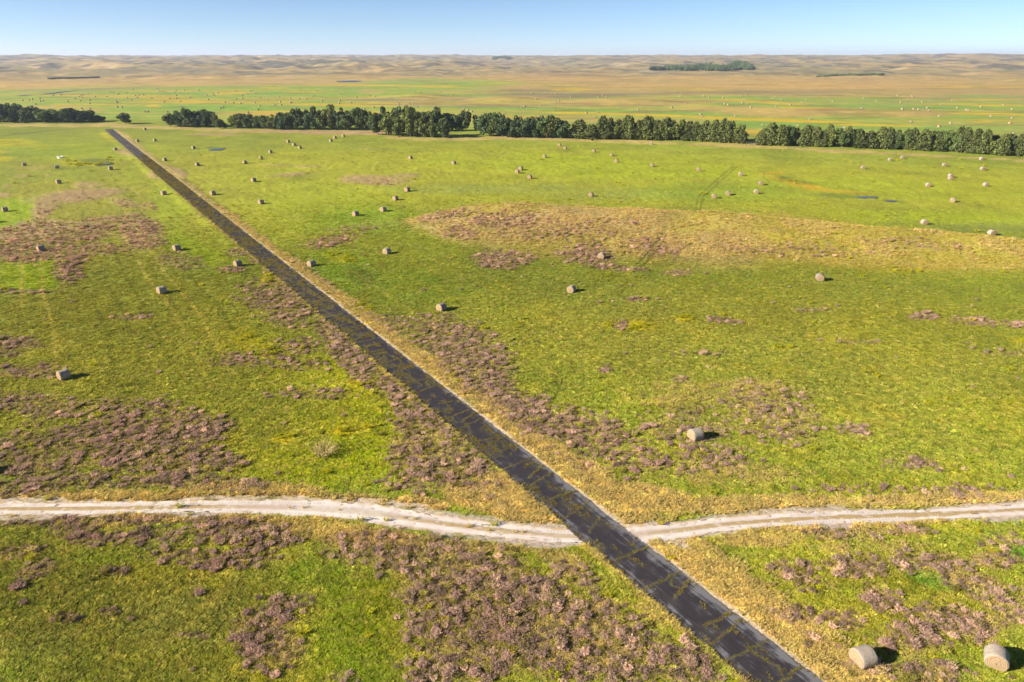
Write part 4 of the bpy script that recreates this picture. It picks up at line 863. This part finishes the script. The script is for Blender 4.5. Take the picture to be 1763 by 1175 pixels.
NB = [   # photo px of the bale's middle, azimuth of its axis, label
 (1487, 1129, 74, 'large tan hay bale in purple grass, left of the two nearest bales'),
 (1717, 1130, 33, 'hay bale in the bottom right corner with its cut end facing left'),
 (1198, 747, 68, 'grey hay bale alone in purple grass above the sandy track, right of the road'),
 (109, 644, 36, 'grey hay bale with orange left end, nearest of those left of the road'),
 (278, 499, 40, 'grey hay bale left of the road in plain olive grass, below two others'),
 (304, 426, 38, 'hay bale beside the purple patch, upper left of the bale closest to the asphalt'),
 (409, 453, 36, 'hay bale on the left verge, closest of all to the asphalt road'),
 (70, 427, 40, 'grey hay bale standing in the big purple patch at far left'),
 (536, 453, 38, 'grey hay bale just right of the road on bright green grass'),
 (666, 432, 34, 'hay bale in green grass left of the dune foot'),
 (760, 528, 38, 'hay bale between the road and the large purple patch, cut end facing left'),
 (984, 497, 28, 'pale round hay bale on green grass below the purple spots of the dune'),
 (1036, 440, 24, 'hay bale in purple grass at the foot of the dune beside wheel ruts'),
 (1412, 477, 16, 'round hay bale with bright cut end below the dune on the right'),
 (8, 360, 40, 'dark hay bale on the lime green patch at the left edge'),
 (-14, 379, 40, 'hay bale cut off by the left edge whose shadow falls on the lime green patch'),
 (-33, 807, 50, 'hay bale beyond the left edge whose shadow reaches the purple grass'),
 (100.4, 312.5, 40, 'hay bale above the purple patch and left of the mowing lines'),
 (97.8, 287, 60, 'dark hay bale just left of the small pond with the yellow bank'),
 (41.4, 283, 45, 'dark hay bale between the yellow strip and the pond at far left'),
 (190, 289.5, 45, 'hay bale just below the right end of the pond with the yellow bank'),
 (198.5, 256.6, 45, 'small dark hay bale left of the far end of the road'),
 (281.6, 332.3, 38, 'hay bale on lime green grass closest to the left side of the narrowing road'),
 (249.5, 222.3, 40, 'tiny dark hay bale just below the lone round tree'),
 (236.5, 242, 40, 'left of the two small bales right of the road end'),
 (266.5, 241, 40, 'right of the two small bales right of the road end'),
 (283.6, 274.5, 36, 'hay bale beside the right verge above the small purple patch'),
 (333, 254, 36, 'hay bale just left of the small pond below the left tree belt'),
 (339.5, 282.5, 36, 'hay bale straight below the small pond and its neighbour'),
 (366, 332, 36, 'hay bale on faint mowing lines a short way right of the road'),
 (436.5, 309.5, 36, 'hay bale left of the long thin purple streak'),
 (449, 347.3, 36, 'hay bale beside a dark green streak, below the thin purple streak'),
 (421.3, 279, 36, 'first and leftmost bale of the diagonal row climbing to the tree belt'),
 (449, 271.4, 36, 'second bale of the diagonal row climbing to the tree belt'),
 (465.4, 261, 36, 'third bale of the diagonal row climbing to the tree belt'),
 (516, 253.7, 34, 'lowest of the three bales set close together in the diagonal row'),
 (506, 248.6, 34, 'middle of the three bales set close together in the diagonal row'),
 (496, 243.3, 34, 'highest of the three bales set close together in the diagonal row'),
 (569.4, 242, 32, 'lowest of three dark bales on purple ground under the tree belt'),
 (576.5, 236.7, 32, 'middle of three dark bales on purple ground under the tree belt'),
 (591, 234, 32, 'rightmost of three dark bales on purple ground under the tree belt'),
 (706.4, 271, 28, 'small bale alone above the thin purple streak, below the tall trees'),
 (781, 280, 27, 'small bale alone below the shaded gap of the tree belt'),
 (701, 326, 32, 'top right bale of the four in a slanting row left of the dune'),
 (680.7, 341, 34, 'second from the top of the four bales left of the dune'),
 (659.6, 360, 36, 'third from the top of the four bales left of the dune'),
 (612, 367.5, 37, 'bottom left bale of the four in a slanting row left of the dune'),
 (896.5, 289.8, 24, 'upper of the two touching bales in the middle of the bright meadow'),
 (890.6, 295.2, 24, 'lower of the two touching bales in the middle of the bright meadow'),
 (912, 304.4, 22, 'single bale just below and right of the two touching bales'),
 (937.4, 269, 22, 'bale between the two touching bales and the close pair near the trees'),
 (963.3, 249.4, 20, 'upper bale of the close pair just below the tree belt'),
 (973, 254.5, 20, 'lower bale of the close pair just below the tree belt'),
 (1022.2, 260, 18, 'bale below the small bush at the edge of the tree belt'),
 (1052.8, 266.3, 18, 'upper of two neighbouring bales right of the small bush'),
 (1061.3, 276.7, 18, 'lower of two neighbouring bales right of the small bush'),
 (1017.4, 334.7, 20, 'bale alone just behind the crest of the dune'),
 (1121.7, 247.2, 14, 'bale resting against the orange grass at the foot of the tree belt'),
 (1122.6, 284, 14, 'bale alone in the meadow left of the curved wheel tracks'),
 (1203, 291.8, 12, 'bale touching the left side of the curved wheel tracks'),
 (1275.2, 300, 12, 'bale just right of the curved wheel tracks'),
 (1309.8, 315, 10, 'bale at the left tip of the orange reed patch'),
 (1302.6, 329.8, 12, 'bale below the left tip of the orange reed patch'),
 (1253.8, 332.5, 14, 'right one of two neighbouring bales at the foot of the wheel tracks'),
 (1229.8, 337.7, 14, 'left one of two neighbouring bales at the foot of the wheel tracks'),
 (1486, 288, 8, 'bale alone in the meadow above the thin pool'),
 (1532.8, 274.8, 6, 'left of two bales close below the right tree belt'),
 (1554, 270.7, 6, 'right of two bales close below the right tree belt'),
 (1626.3, 283.5, 4, 'bale halfway between the right tree belt and the stacked pair'),
 (1637.2, 302.2, 4, 'rear one of the overlapping pair in the right meadow'),
 (1636.6, 307.1, 6, 'front one of the overlapping pair in the right meadow'),
 (1598.6, 318, 8, 'pale bale left of and below the overlapping pair'),
 (1697.5, 317.7, 2, 'bale near the right edge, level with the overlapping pair'),
 (1692, 290.3, 2, 'upper right bale of the meadow, second below the tree belt'),
 (1690.3, 273.3, 2, 'bale closest to the tree belt near the right edge'),
 (1640.6, 344.2, 30, 'grey bale alone right of the small sliver of water'),
 (1591.8, 382, 6, 'round bale with bright end standing just behind the dune crest'),
 (1708, 400.4, 0, 'round bale on the right end of the dune crest, nearest the right edge'),
]
for i, (px, py, az, lab) in enumerate(NB): bale(px, py, az, lab, G1, True, i)
print('bales', time.time() - T0)
T = {0: "226,312 293,306 327,298 407,290 405,318 435,314 683,319 760,287 806,271 822,257 841,253 830,279 812,314 913,308 904,340 961,270 1080,270 890,245 615,250 535,260 357,348 212,369 328,369 826,394 909,394 1110,225 1143,229 1202,245 1279,229 1343,202 1370,263 1403,258 1386,281 1452,253 1286,286 1325,304 1172,317 1187,331 1184,375 1233,379 1535,285 1597,194 1615,218 1647,220 1676,230 1661,324 1717,293 1463,424 1497,424 1692,426 1698,455 55,343",
     300: "20,212 5,228 103,207 252,207 132,239 21,259 19,290 328,258 391,246 447,233 405,262 158,279 345,300 59,319 73,375 471,388 497,379 376,431 513,329 600,333 671,340 623,217 630,295 693,257 681,266 740,247 768,217 786,212 821,238 692,291 866,283 815,335 863,367 852,401 743,431 945,305 1059,271 1072,327 1014,357 1079,354 1171,334 1188,327 1174,290 1265,295 1343,295 1273,208 1400,267 1414,262 1494,314 1675,314 1666,340 1438,217 927,237 1680,245",
     600: "28,332 80,275 212,258 270,270 730,229 924,222 1045,256 670,230 507,347 612,339 693,374 255,380 157,395 1164,397 1207,404 1245,421 1577,443 1750,382 1640,245",
     900: "17,371 92,236 229,231 340,235 379,241 487,284 138,294 340,318 364,318 179,361 317,407 642,436 762,430 729,478 690,291 767,276 809,254 846,273 1165,404 1505,381 1642,404 1647,342 1596,270 1596,247",
     1200: "70,267 122,277 261,286 442,268 495,257 457,334 511,345 277,345 316,354 545,382 760,290 787,270 849,304 798,371 946,352 1062,331 1099,307 1349,310 1371,317 1668,390 1690,288 33,450 50,472 387,467 1142,503 665,562 1020,563 1492,586",
     1463: "482,258 628,263 636,277 268,318 515,330 733,327 1038,309 923,353 531,397 647,397 697,402 782,384 800,412 1085,384 1180,405 1200,410 1326,374 1553,355 1640,400 1425,469 1643,489 1617,539 904,468 1017,540 902,573 1653,648 622,528"}
FB = []
for x0, s in T.items():
    for q in s.split():
        a, b = q.split(','); FB.append((x0 + float(a) / 5.877, 120 + float(b) / 5.877))
ZX = [(175, 'above the leftmost tree belt'), (290, 'above the lone round tree'), (400, 'above the short tree group'), (500, 'above the left end of the belt'),
      (640, 'above the low trees of the long belt'), (780, 'above the tallest trees of the belt'), (1010, 'above the middle of the belt'), (1290, 'above the belt left of the gate gap'), (1440, 'above the belt right of the gate gap'), (1600, 'above the right tree belt'), (1800, 'at the far right edge')]
ORD = ['leftmost', 'second from left', 'third from left', 'fourth from left', 'fifth from left', 'sixth from left', 'seventh from left', 'eighth from left', 'ninth from left', 'tenth from left', 'eleventh from left', 'twelfth from left', 'thirteenth from left', 'fourteenth from left', 'fifteenth from left', 'sixteenth from left']
zones = {}
for (px, py) in FB:
    zi = next(i for i, z_ in enumerate(ZX) if px < z_[0]); belt = np.interp(px, [0, 290, 640, 1000, 1290, 1763], [200, 196, 192, 206, 222, 236])
    band = 0 if belt - py < 13 else (1 if belt - py < 30 else 2); zones.setdefault((zi, band), []).append((px, py))
BAND = ['low row', 'middle rows', 'farthest rows']
for (zi, bd), L_ in sorted(zones.items()):
    L_.sort()
    for i, (px, py) in enumerate(L_):
        lab = 'tiny bale %s, %s, %s' % (ZX[zi][1], BAND[bd], (ORD[i] if len(L_) > 1 else 'alone'))
        bale(px, py + .3, random.uniform(0, 70), lab, 'tiny round hay bales in the far hay fields', False, i, .5)

# ------------------------------------------------------------------ trees
BARK = mat_plain('tree_bark', (.12, .09, .07), .9, scale=5, bump=.03)
LF = {'broad': mat_leaf('broad_leaves', (.032, .048, .018), (.15, .20, .055)), 'blue': mat_leaf('blue_green_leaves', (.028, .046, .022), (.12, .18, .07)),
      'cedar': mat_leaf('cedar_foliage', (.034, .044, .016), (.16, .185, .05), .12), 'yellow': mat_leaf('yellow_leaves', (.16, .15, .03), (.42, .36, .07)), 'lit': mat_leaf('olive_leaves', (.045, .058, .018), (.21, .245, .06)),
      'rust': mat_leaf('rusty_leaves', (.10, .05, .025), (.38, .17, .08))}
def quadsoup(C, sz, g, flat=.6):
    n = len(C); a = g.normal(size=(n, 3)); a /= np.linalg.norm(a, axis=1)[:, None]; b = g.normal(size=(n, 3)); b -= a * (a * b).sum(1)[:, None]; b /= np.linalg.norm(b, axis=1)[:, None]
    s = (sz * g.uniform(.6, 1.4, n))[:, None]; u = a * s; v = b * s * flat
    V = np.stack([C - u, C + v * .9 - u * .1, C + u, C - v * 1.1 + u * .1], 1).reshape(-1, 3)
    return V, np.arange(4 * n).reshape(-1, 4)
def crown_mesh(kind, seed, mat, n=2600, lod=1.0):
    """unit crown: height 1 from the ground, half width ~.5 of its own width scale"""
    g = np.random.default_rng(seed); P = []
    if kind == 'broad':
        lobes = []
        for _ in range(15):
            a = g.uniform(0, 2 * math.pi); zz = g.uniform(.2, .86); rr = .36 * math.sqrt(max(0, 1 - ((zz - .5) / .52) ** 2)) * g.uniform(.35, 1.1)
            lobes.append((rr * math.cos(a), rr * math.sin(a), zz, g.uniform(.11, .19)))
        lobes.append((0, 0, .55, .26)); lobes.append((0, 0, .35, .24))
        for (x, y, z, r) in lobes:
            k = int(n * (r ** 2) / sum(l[3] ** 2 for l in lobes)); d = g.normal(size=(k, 3)); d /= np.linalg.norm(d, axis=1)[:, None]
            q = r * g.uniform(.65, 1.12, k) ** .6; P.append(np.stack([x + d[:, 0] * q, y + d[:, 1] * q, z + d[:, 2] * q * .85], 1))
    else:
        k = n; zz = g.uniform(.03, 1, k) ** 1.05; prof = np.interp(zz, [0, .1, .3, .55, .8, 1], [.28, .38, .38, .33, .22, .08]); a = g.uniform(0, 2 * math.pi, k)
        lump = .62 + .7 * vn(np.cos(a) * 2.2 + seed * 3, np.sin(a) * 2.2 + zz * 7, seed)
        q = prof * lump * g.uniform(.45, 1.05, k) ** .5; P.append(np.stack([q * np.cos(a), q * np.sin(a), zz + .03 * g.normal(size=k)], 1))
    C = np.concatenate(P); C = C[C[:, 2] > .05]
    V, Fc = quadsoup(C, .05 if kind == 'broad' else .042, g)
    return mesh_from('crown', V, Fc, [mat])
def trunk_mesh(seed, kind):
    g = random.Random(seed); V = []; Fc = []
    def limb(p, q, r0, r1, n=6, segs=4):
        p, q = Vector(p), Vector(q); ax = (q - p).normalized(); u = ax.orthogonal().normalized(); v = ax.cross(u); base = len(V)
        for s in range(segs + 1):
            t = s / segs; c = p.lerp(q, t) + u * math.sin(t * 3) * .012; r = r0 + (r1 - r0) * t
            for i in range(n): a = 2 * math.pi * i / n; V.append(tuple(c + (u * math.cos(a) + v * math.sin(a)) * r))
        for s in range(segs):
            for i in range(n): j = (i + 1) % n; Fc.append((base + s * n + i, base + s * n + j, base + (s + 1) * n + j, base + (s + 1) * n + i))
    limb((0, 0, -.03), (g.uniform(-.02, .02), g.uniform(-.02, .02), .55 if kind == 'broad' else .9), .028, .012)
    for i in range(6):
        a = g.uniform(0, 6.28); z = g.uniform(.18, .5); l = g.uniform(.15, .3); limb((0, 0, z), (l * math.cos(a), l * math.sin(a), z + l * .8), .012, .004, 5, 3)
    return mesh_from('trunk', V, Fc, [BARK], None, True)
CR = {}
for k, mt in (('broad', 'broad'), ('blue', 'broad'), ('lit', 'broad'), ('yellow', 'broad'), ('cedar', 'cedar'), ('rust', 'broad')):
    CR[k] = [crown_mesh(mt, 10 * len(CR) + s + 1, LF[k]) for s in range(4 if k not in ('yellow', 'rust') else 1)]
TM = {'broad': [trunk_mesh(s, 'broad') for s in range(3)], 'cedar': [trunk_mesh(9, 'cedar')]}
gt = random.Random(21)
def tree(px, py, H, W, kind, label, group, dx=0, dy=0, name=None):
    x, y, z = ground_at(px, py); x += dx; y += dy; z = float(terrain(np.array([x]), np.array([y]))[0])
    root = link(bpy.data.objects.new(name or ('cedar_tree' if kind == 'cedar' else 'leafy_tree'), None))
    root.location = (x, y, z - .1); root.rotation_euler = (0, 0, gt.uniform(0, 6.28)); wdt = W / (.98 if kind != 'cedar' else .74)
    root.scale = (wdt, wdt, H)
    t = link(bpy.data.objects.new('trunk', gt.choice(TM['cedar' if kind == 'cedar' else 'broad']))); t.parent = root
    c = link(bpy.data.objects.new('crown', gt.choice(CR[kind]))); c.parent = root
    tag(root, label, 'tree', group); return root
def pxm(px, py):
    x, y, z = ground_at(px, py); return F / (y * cp - (z - CAMH) * sp_)
# belt sections: x0, x1, base polyline, top polyline, spacing px, kinds, description
SEC = [
 (-30, 160, [(-30, 211), (160, 212)], [(-30, 182), (6, 178), (30, 181), (50, 187), (100, 189), (140, 188), (160, 199)], 19, ['blue', 'broad', 'blue'], 'leftmost belt', 'trees of the leftmost belt', 2),
 (292, 366, [(292, 219), (366, 220)], [(292, 196), (310, 190), (350, 192), (366, 198)], 15, ['blue', 'broad'], 'short group right of the lone tree', 'trees of the short group', 2),
 (402, 640, [(402, 221), (500, 224), (640, 225)], [(402, 195), (425, 199), (450, 201), (480, 196), (510, 188), (560, 186), (600, 186), (640, 191)], 15, ['broad', 'lit', 'blue', 'broad'], 'left part of the long belt', 'trees in the left part of the long belt', 2),
 (652, 764, [(652, 233), (700, 236), (764, 238)], [(652, 196), (680, 192), (720, 190), (764, 200)], 17, ['lit', 'broad', 'lit'], 'clump jutting from the belt', 'trees of the jutting clump', 2),
 (648, 846, [(648, 227), (846, 226)], [(648, 188), (700, 187), (760, 188), (790, 192), (846, 195)], 17, ['broad', 'blue'], 'belt behind the jutting clump', 'trees behind the jutting clump', 1),
 (832, 984, [(832, 234), (870, 237), (984, 239)], [(832, 199), (855, 196), (880, 203), (915, 197), (950, 201), (984, 212)], 18, ['lit', 'blue', 'broad', 'blue'], 'leafy middle of the belt', 'trees in the middle of the belt', 2),
 (996, 1020, [(996, 238), (1020, 240)], [(996, 210), (1020, 214)], 20, ['cedar'], 'two narrow cedars mid belt', 'narrow cedars of the middle', 1),
 (1032, 1290, [(1032, 240), (1100, 241), (1200, 243), (1290, 248)], [(1032, 206), (1095, 204), (1150, 208), (1200, 212), (1245, 211), (1290, 221)], 14, ['cedar', 'cedar', 'lit', 'cedar'], 'belt left of the gate gap', 'trees left of the gate gap', 2),
 (1312, 1790, [(1312, 250), (1400, 252), (1500, 256), (1600, 260), (1700, 266), (1790, 271)], [(1312, 226), (1345, 214), (1380, 222), (1430, 219), (1480, 223), (1535, 225), (1600, 226), (1630, 229), (1668, 222), (1700, 231), (1790, 236)], 15, ['cedar', 'cedar', 'lit', 'cedar', 'broad', 'cedar'], 'belt right of the gate gap', 'trees right of the gate gap', 2),
]
NUM = ['first', 'second', 'third', 'fourth', 'fifth', 'sixth', 'seventh', 'eighth', 'ninth', 'tenth', 'eleventh', 'twelfth', 'thirteenth', 'fourteenth', 'fifteenth', 'sixteenth', 'seventeenth', 'eighteenth', 'nineteenth', 'twentieth',
       'twenty-first', 'twenty-second', 'twenty-third', 'twenty-fourth', 'twenty-fifth', 'twenty-sixth', 'twenty-seventh', 'twenty-eighth', 'twenty-ninth', 'thirtieth', 'thirty-first', 'thirty-second', 'thirty-third', 'thirty-fourth', 'thirty-fifth']
KD = {'cedar': 'cedar', 'lit': 'light tree', 'blue': 'bluish tree', 'broad': 'dark tree'}
for (x0, x1, bp_, tp_, spc, kinds, desc, grp, rows) in SEC:
    bx, by = zip(*bp_); tx, ty = zip(*tp_)
    for row in range(rows):
        x = x0 + (0 if row == 0 else spc * .5); i = 0
        while x <= x1 + .1:
            b = float(np.interp(x, bx, by)); t = float(np.interp(x, tx, ty)); s = pxm(x, b); hpx = (b - t) * (gt.uniform(.74, 1.1) if row == 0 else gt.uniform(.82, 1.06))
            H = hpx / s / math.cos(R(7)); kd = kinds[(i + row + gt.randrange(2)) % len(kinds)]; W = spc / s * gt.uniform(1.2, 1.6) * (1.22 if kd == 'cedar' else 1.12)
            lab = '%s, %s from left in %s row, %s' % (KD[kd], NUM[min(i, 34)], 'front' if row == 0 else 'back', desc)
            tree(x + gt.uniform(-2, 2), b - .4, H, W, kd, lab, grp, dy=(0 if row == 0 else (5.5 if s > 3 else 7)) + gt.uniform(-.7, .7))
            x += spc * gt.uniform(.85, 1.15); i += 1
s = pxm(216, 213)
tree(216, 213.5, 19 / s, 25 / s, 'broad', 'lone round dark tree standing beyond the far end of the road', None)
tree(379, 221.5, 16 / pxm(379, 221), 17 / pxm(379, 221), 'broad', 'small dark tree between the short group and the long belt', 'small trees between the groups')
tree(371, 220, 23 / s, 13 / s, 'lit', 'slender olive tree at the right end of the short group', 'small trees between the groups')
tree(388, 221.5, 10 / s, 10 / s, 'blue', 'low tree just left of the long belt', 'small trees between the groups')
tree(1020, 243.3, 7 / pxm(1020, 243), 6.5 / pxm(1020, 243), 'broad', 'small green bush standing in front of the narrow cedars', None, name='bush')
tree(1342, 249.8, 19 / pxm(1342, 250), 9 / pxm(1342, 250), 'yellow', 'small bright yellow tree just right of the gate gap', None)
tree(1254, 246.3, 12 / pxm(1254, 246), 12 / pxm(1254, 246), 'yellow', 'low yellow leaved shrub in the belt left of the gate gap', None, name='shrub')
tree(941, 238.0, 24 / pxm(941, 238), 7 / pxm(941, 238), 'rust', 'thin rusty orange tree among the blue green middle trees', None, dy=-1)

# far woods: read as one mass each
def far_wood(name, spots, label):
    V = []; Fc = []; MI = []; n = 0; g = np.random.default_rng(5)
    for (x, y, H, W, s) in spots:
        z = float(terrain(np.array([x]), np.array([y]))[0]); k = 90; d = g.normal(size=(k, 3)); d /= np.linalg.norm(d, axis=1)[:, None]; q = g.uniform(.6, 1, k) ** .5
        C = np.stack([x + d[:, 0] * q * W / 2, y + d[:, 1] * q * W / 2, z + H * .52 + d[:, 2] * q * H * .48], 1)
        v, f = quadsoup(C, W * .13, g, .8); V.append(v); Fc.append(f + n); n += len(v)
    me = mesh_from(name, np.concatenate(V), np.concatenate(Fc), [LF['blue']]); return tag(link(bpy.data.objects.new(name, me)), label, 'wood', kind='stuff')
g = random.Random(3); sp = []
for i in range(520):
    px = 1120 + 172 * g.random(); base = np.interp(px, [1120, 1160, 1230, 1292], [121.3, 122.0, 122.6, 121.2]); depth = g.random()
    x, y, z = ground_at(px, float(base)); wd = np.interp(px, [1118, 1150, 1190, 1240, 1280, 1292], [2, 30, 90, 100, 40, 8])
    y += depth * wd * 1.5; x *= 1 + depth * wd * 1.5 / 900; sp.append((x, y, 6.5 + 4.0 * g.random() + 0.11 * depth * wd * (1 - .4 * abs(px - 1210) / 90), 8 + 3 * g.random(), 0))
far_wood('distant_wood', sp, 'dark tree covered knoll far off in the dry hills on the right')
sp = []
for i in range(70):
    px = 1407 + 112 * i / 69; x, y, z = ground_at(px, float(np.interp(px, [1407, 1440, 1520], [132.3, 131.0, 129.6])))
    sp.append((x, y + g.uniform(-4, 4), 2.2 + 2.4 * g.random() * (px > 1430), 8, 0))
far_wood('distant_hedge', sp, 'thin dark line of low trees across the dry plain on the right')
sp = []
for i in range(70):
    px = 86 + 82 * i / 69; x, y, z = ground_at(px, float(np.interp(px, [86, 168], [136.0, 134.2])))
    sp.append((x, y + g.uniform(-4, 4), 1.6 + .6 * g.random(), 6, 0))
far_wood('distant_hedge', sp, 'thin dark line of low trees across the dry plain on the left')
sp = []
for i in range(70):
    px = 851 + 26 * g.random(); x, y, z = ground_at(px, 100.5); sp.append((x, y + g.uniform(-60, 60), 4 + 2 * g.random(), 30, 0))
far_wood('distant_wood', sp, 'small dark wood just under the skyline')

# ------------------------------------------------------------------ single things
def box(V, Fc, c, d, rz=0):
    k = len(V); cs, sn = math.cos(rz), math.sin(rz)
    for sx, sy, sz in ((-1, -1, -1), (1, -1, -1), (1, 1, -1), (-1, 1, -1), (-1, -1, 1), (1, -1, 1), (1, 1, 1), (-1, 1, 1)):
        x, y = sx * d[0] / 2, sy * d[1] / 2; V.append((c[0] + x * cs - y * sn, c[1] + x * sn + y * cs, c[2] + sz * d[2] / 2))
    for f in ((0, 3, 2, 1), (4, 5, 6, 7), (0, 1, 5, 4), (1, 2, 6, 5), (2, 3, 7, 6), (3, 0, 4, 7)): Fc.append(tuple(k + i for i in f))
def obj(name, V, Fc, m, parent=None, smooth=False):
    o = link(bpy.data.objects.new(name, mesh_from(name, V, Fc, [m], None, smooth))); o.parent = parent; return o
STEEL = mat_plain('weathered_steel', (.18, .17, .16), .5, .6); POST = mat_plain('old_wood_post', (.10, .075, .055), .9, bump=.01); WHITE = mat_plain('white_painted_steel', (.78, .78, .74), .5)
x, y, z = ground_at(1293, 250.5); z = float(terrain(np.array([x]), np.array([y]))[0])
r0 = link(bpy.data.objects.new('farm_gate', None)); r0.location = (x, y, z); r0.rotation_euler = (0, 0, R(-12)); tag(r0, 'dark farm gate closing the gap in the tree belt', 'gate')
for sx in (-2.1, 2.1): V, Fc = [], []; box(V, Fc, (sx, 0, .8), (.2, .2, 1.7)); obj('post', V, Fc, POST, r0)
V, Fc = [], []
for k in range(5): box(V, Fc, (0, 0, .35 + k * .24), (3.96, .05, .06))
for sx in (-1.9, 0, 1.9): box(V, Fc, (sx, .053, .83), (.05, .05, 1.08))
obj('gate_panel', V, Fc, STEEL, r0)
# white stock tank beside the pond
x, y, z = ground_at(104, 272.4); r0 = link(bpy.data.objects.new('stock_tank', None)); r0.location = (x, y, z - .05); tag(r0, 'small white stock tank in the grass above the pond with the yellow bank', 'water tank')
a = np.linspace(0, 2 * math.pi, 24, endpoint=False); V = []; Fc = []
for (q, h) in ((1.0, 0), (1.0, .62), (1.04, .64), (1.04, .68), (.97, .68), (.95, .1)):
    V += [(1.15 * q * math.cos(t), .8 * q * math.sin(t), h) for t in a]
for k in range(5):
    for i in range(24): j = (i + 1) % 24; Fc.append((k * 24 + i, k * 24 + j, (k + 1) * 24 + j, (k + 1) * 24 + i))
obj('tank_wall', V, Fc, WHITE, r0, True)
V = [(0, 0, .56)] + [(1.1 * math.cos(t), .76 * math.sin(t), .56) for t in a]; Fc = [(0, 1 + i, 1 + (i + 1) % 24) for i in range(24)]
obj('water', V, Fc, WHITE, r0)
# dry tumbleweed bush
DRY = mat_plain('dry_bush_twigs', tuple(alb(206, 184, 120)), .9)
x, y, z = ground_at(556, 783); g2 = np.random.default_rng(8); V, Fc, MI = blades(260, 1.5, 1.15, .012, .9, 77, heads=.9, headsz=.03)
me = mesh_from('dry_bush', V, Fc, [DRY]); o = link(bpy.data.objects.new('dry_bush', me)); o.location = (x, y, z - .03); tag(o, 'pale round dried bush in the lush green hollow left of the road', 'bush')

# ------------------------------------------------------------------ air
HAZE = 8e-5
V, Fc = [], []; box(V, Fc, (0, 0, 60), (28600, 28600, 160)); hm = bpy.data.materials.new('air'); hm.use_nodes = True; nt = hm.node_tree
nt.nodes.remove(nt.nodes['Principled BSDF']); pv = nt.nodes.new('ShaderNodeVolumePrincipled'); pv.inputs['Color'].default_value = (.60, .68, .92, 1); pv.inputs['Density'].default_value = HAZE; pv.inputs['Anisotropy'].default_value = .2
nt.links.new(pv.outputs[0], nt.nodes['Material Output'].inputs['Volume'])
tag(obj('haze', V, Fc, hm), 'thin bluish air over the whole plain', 'haze', kind='stuff')
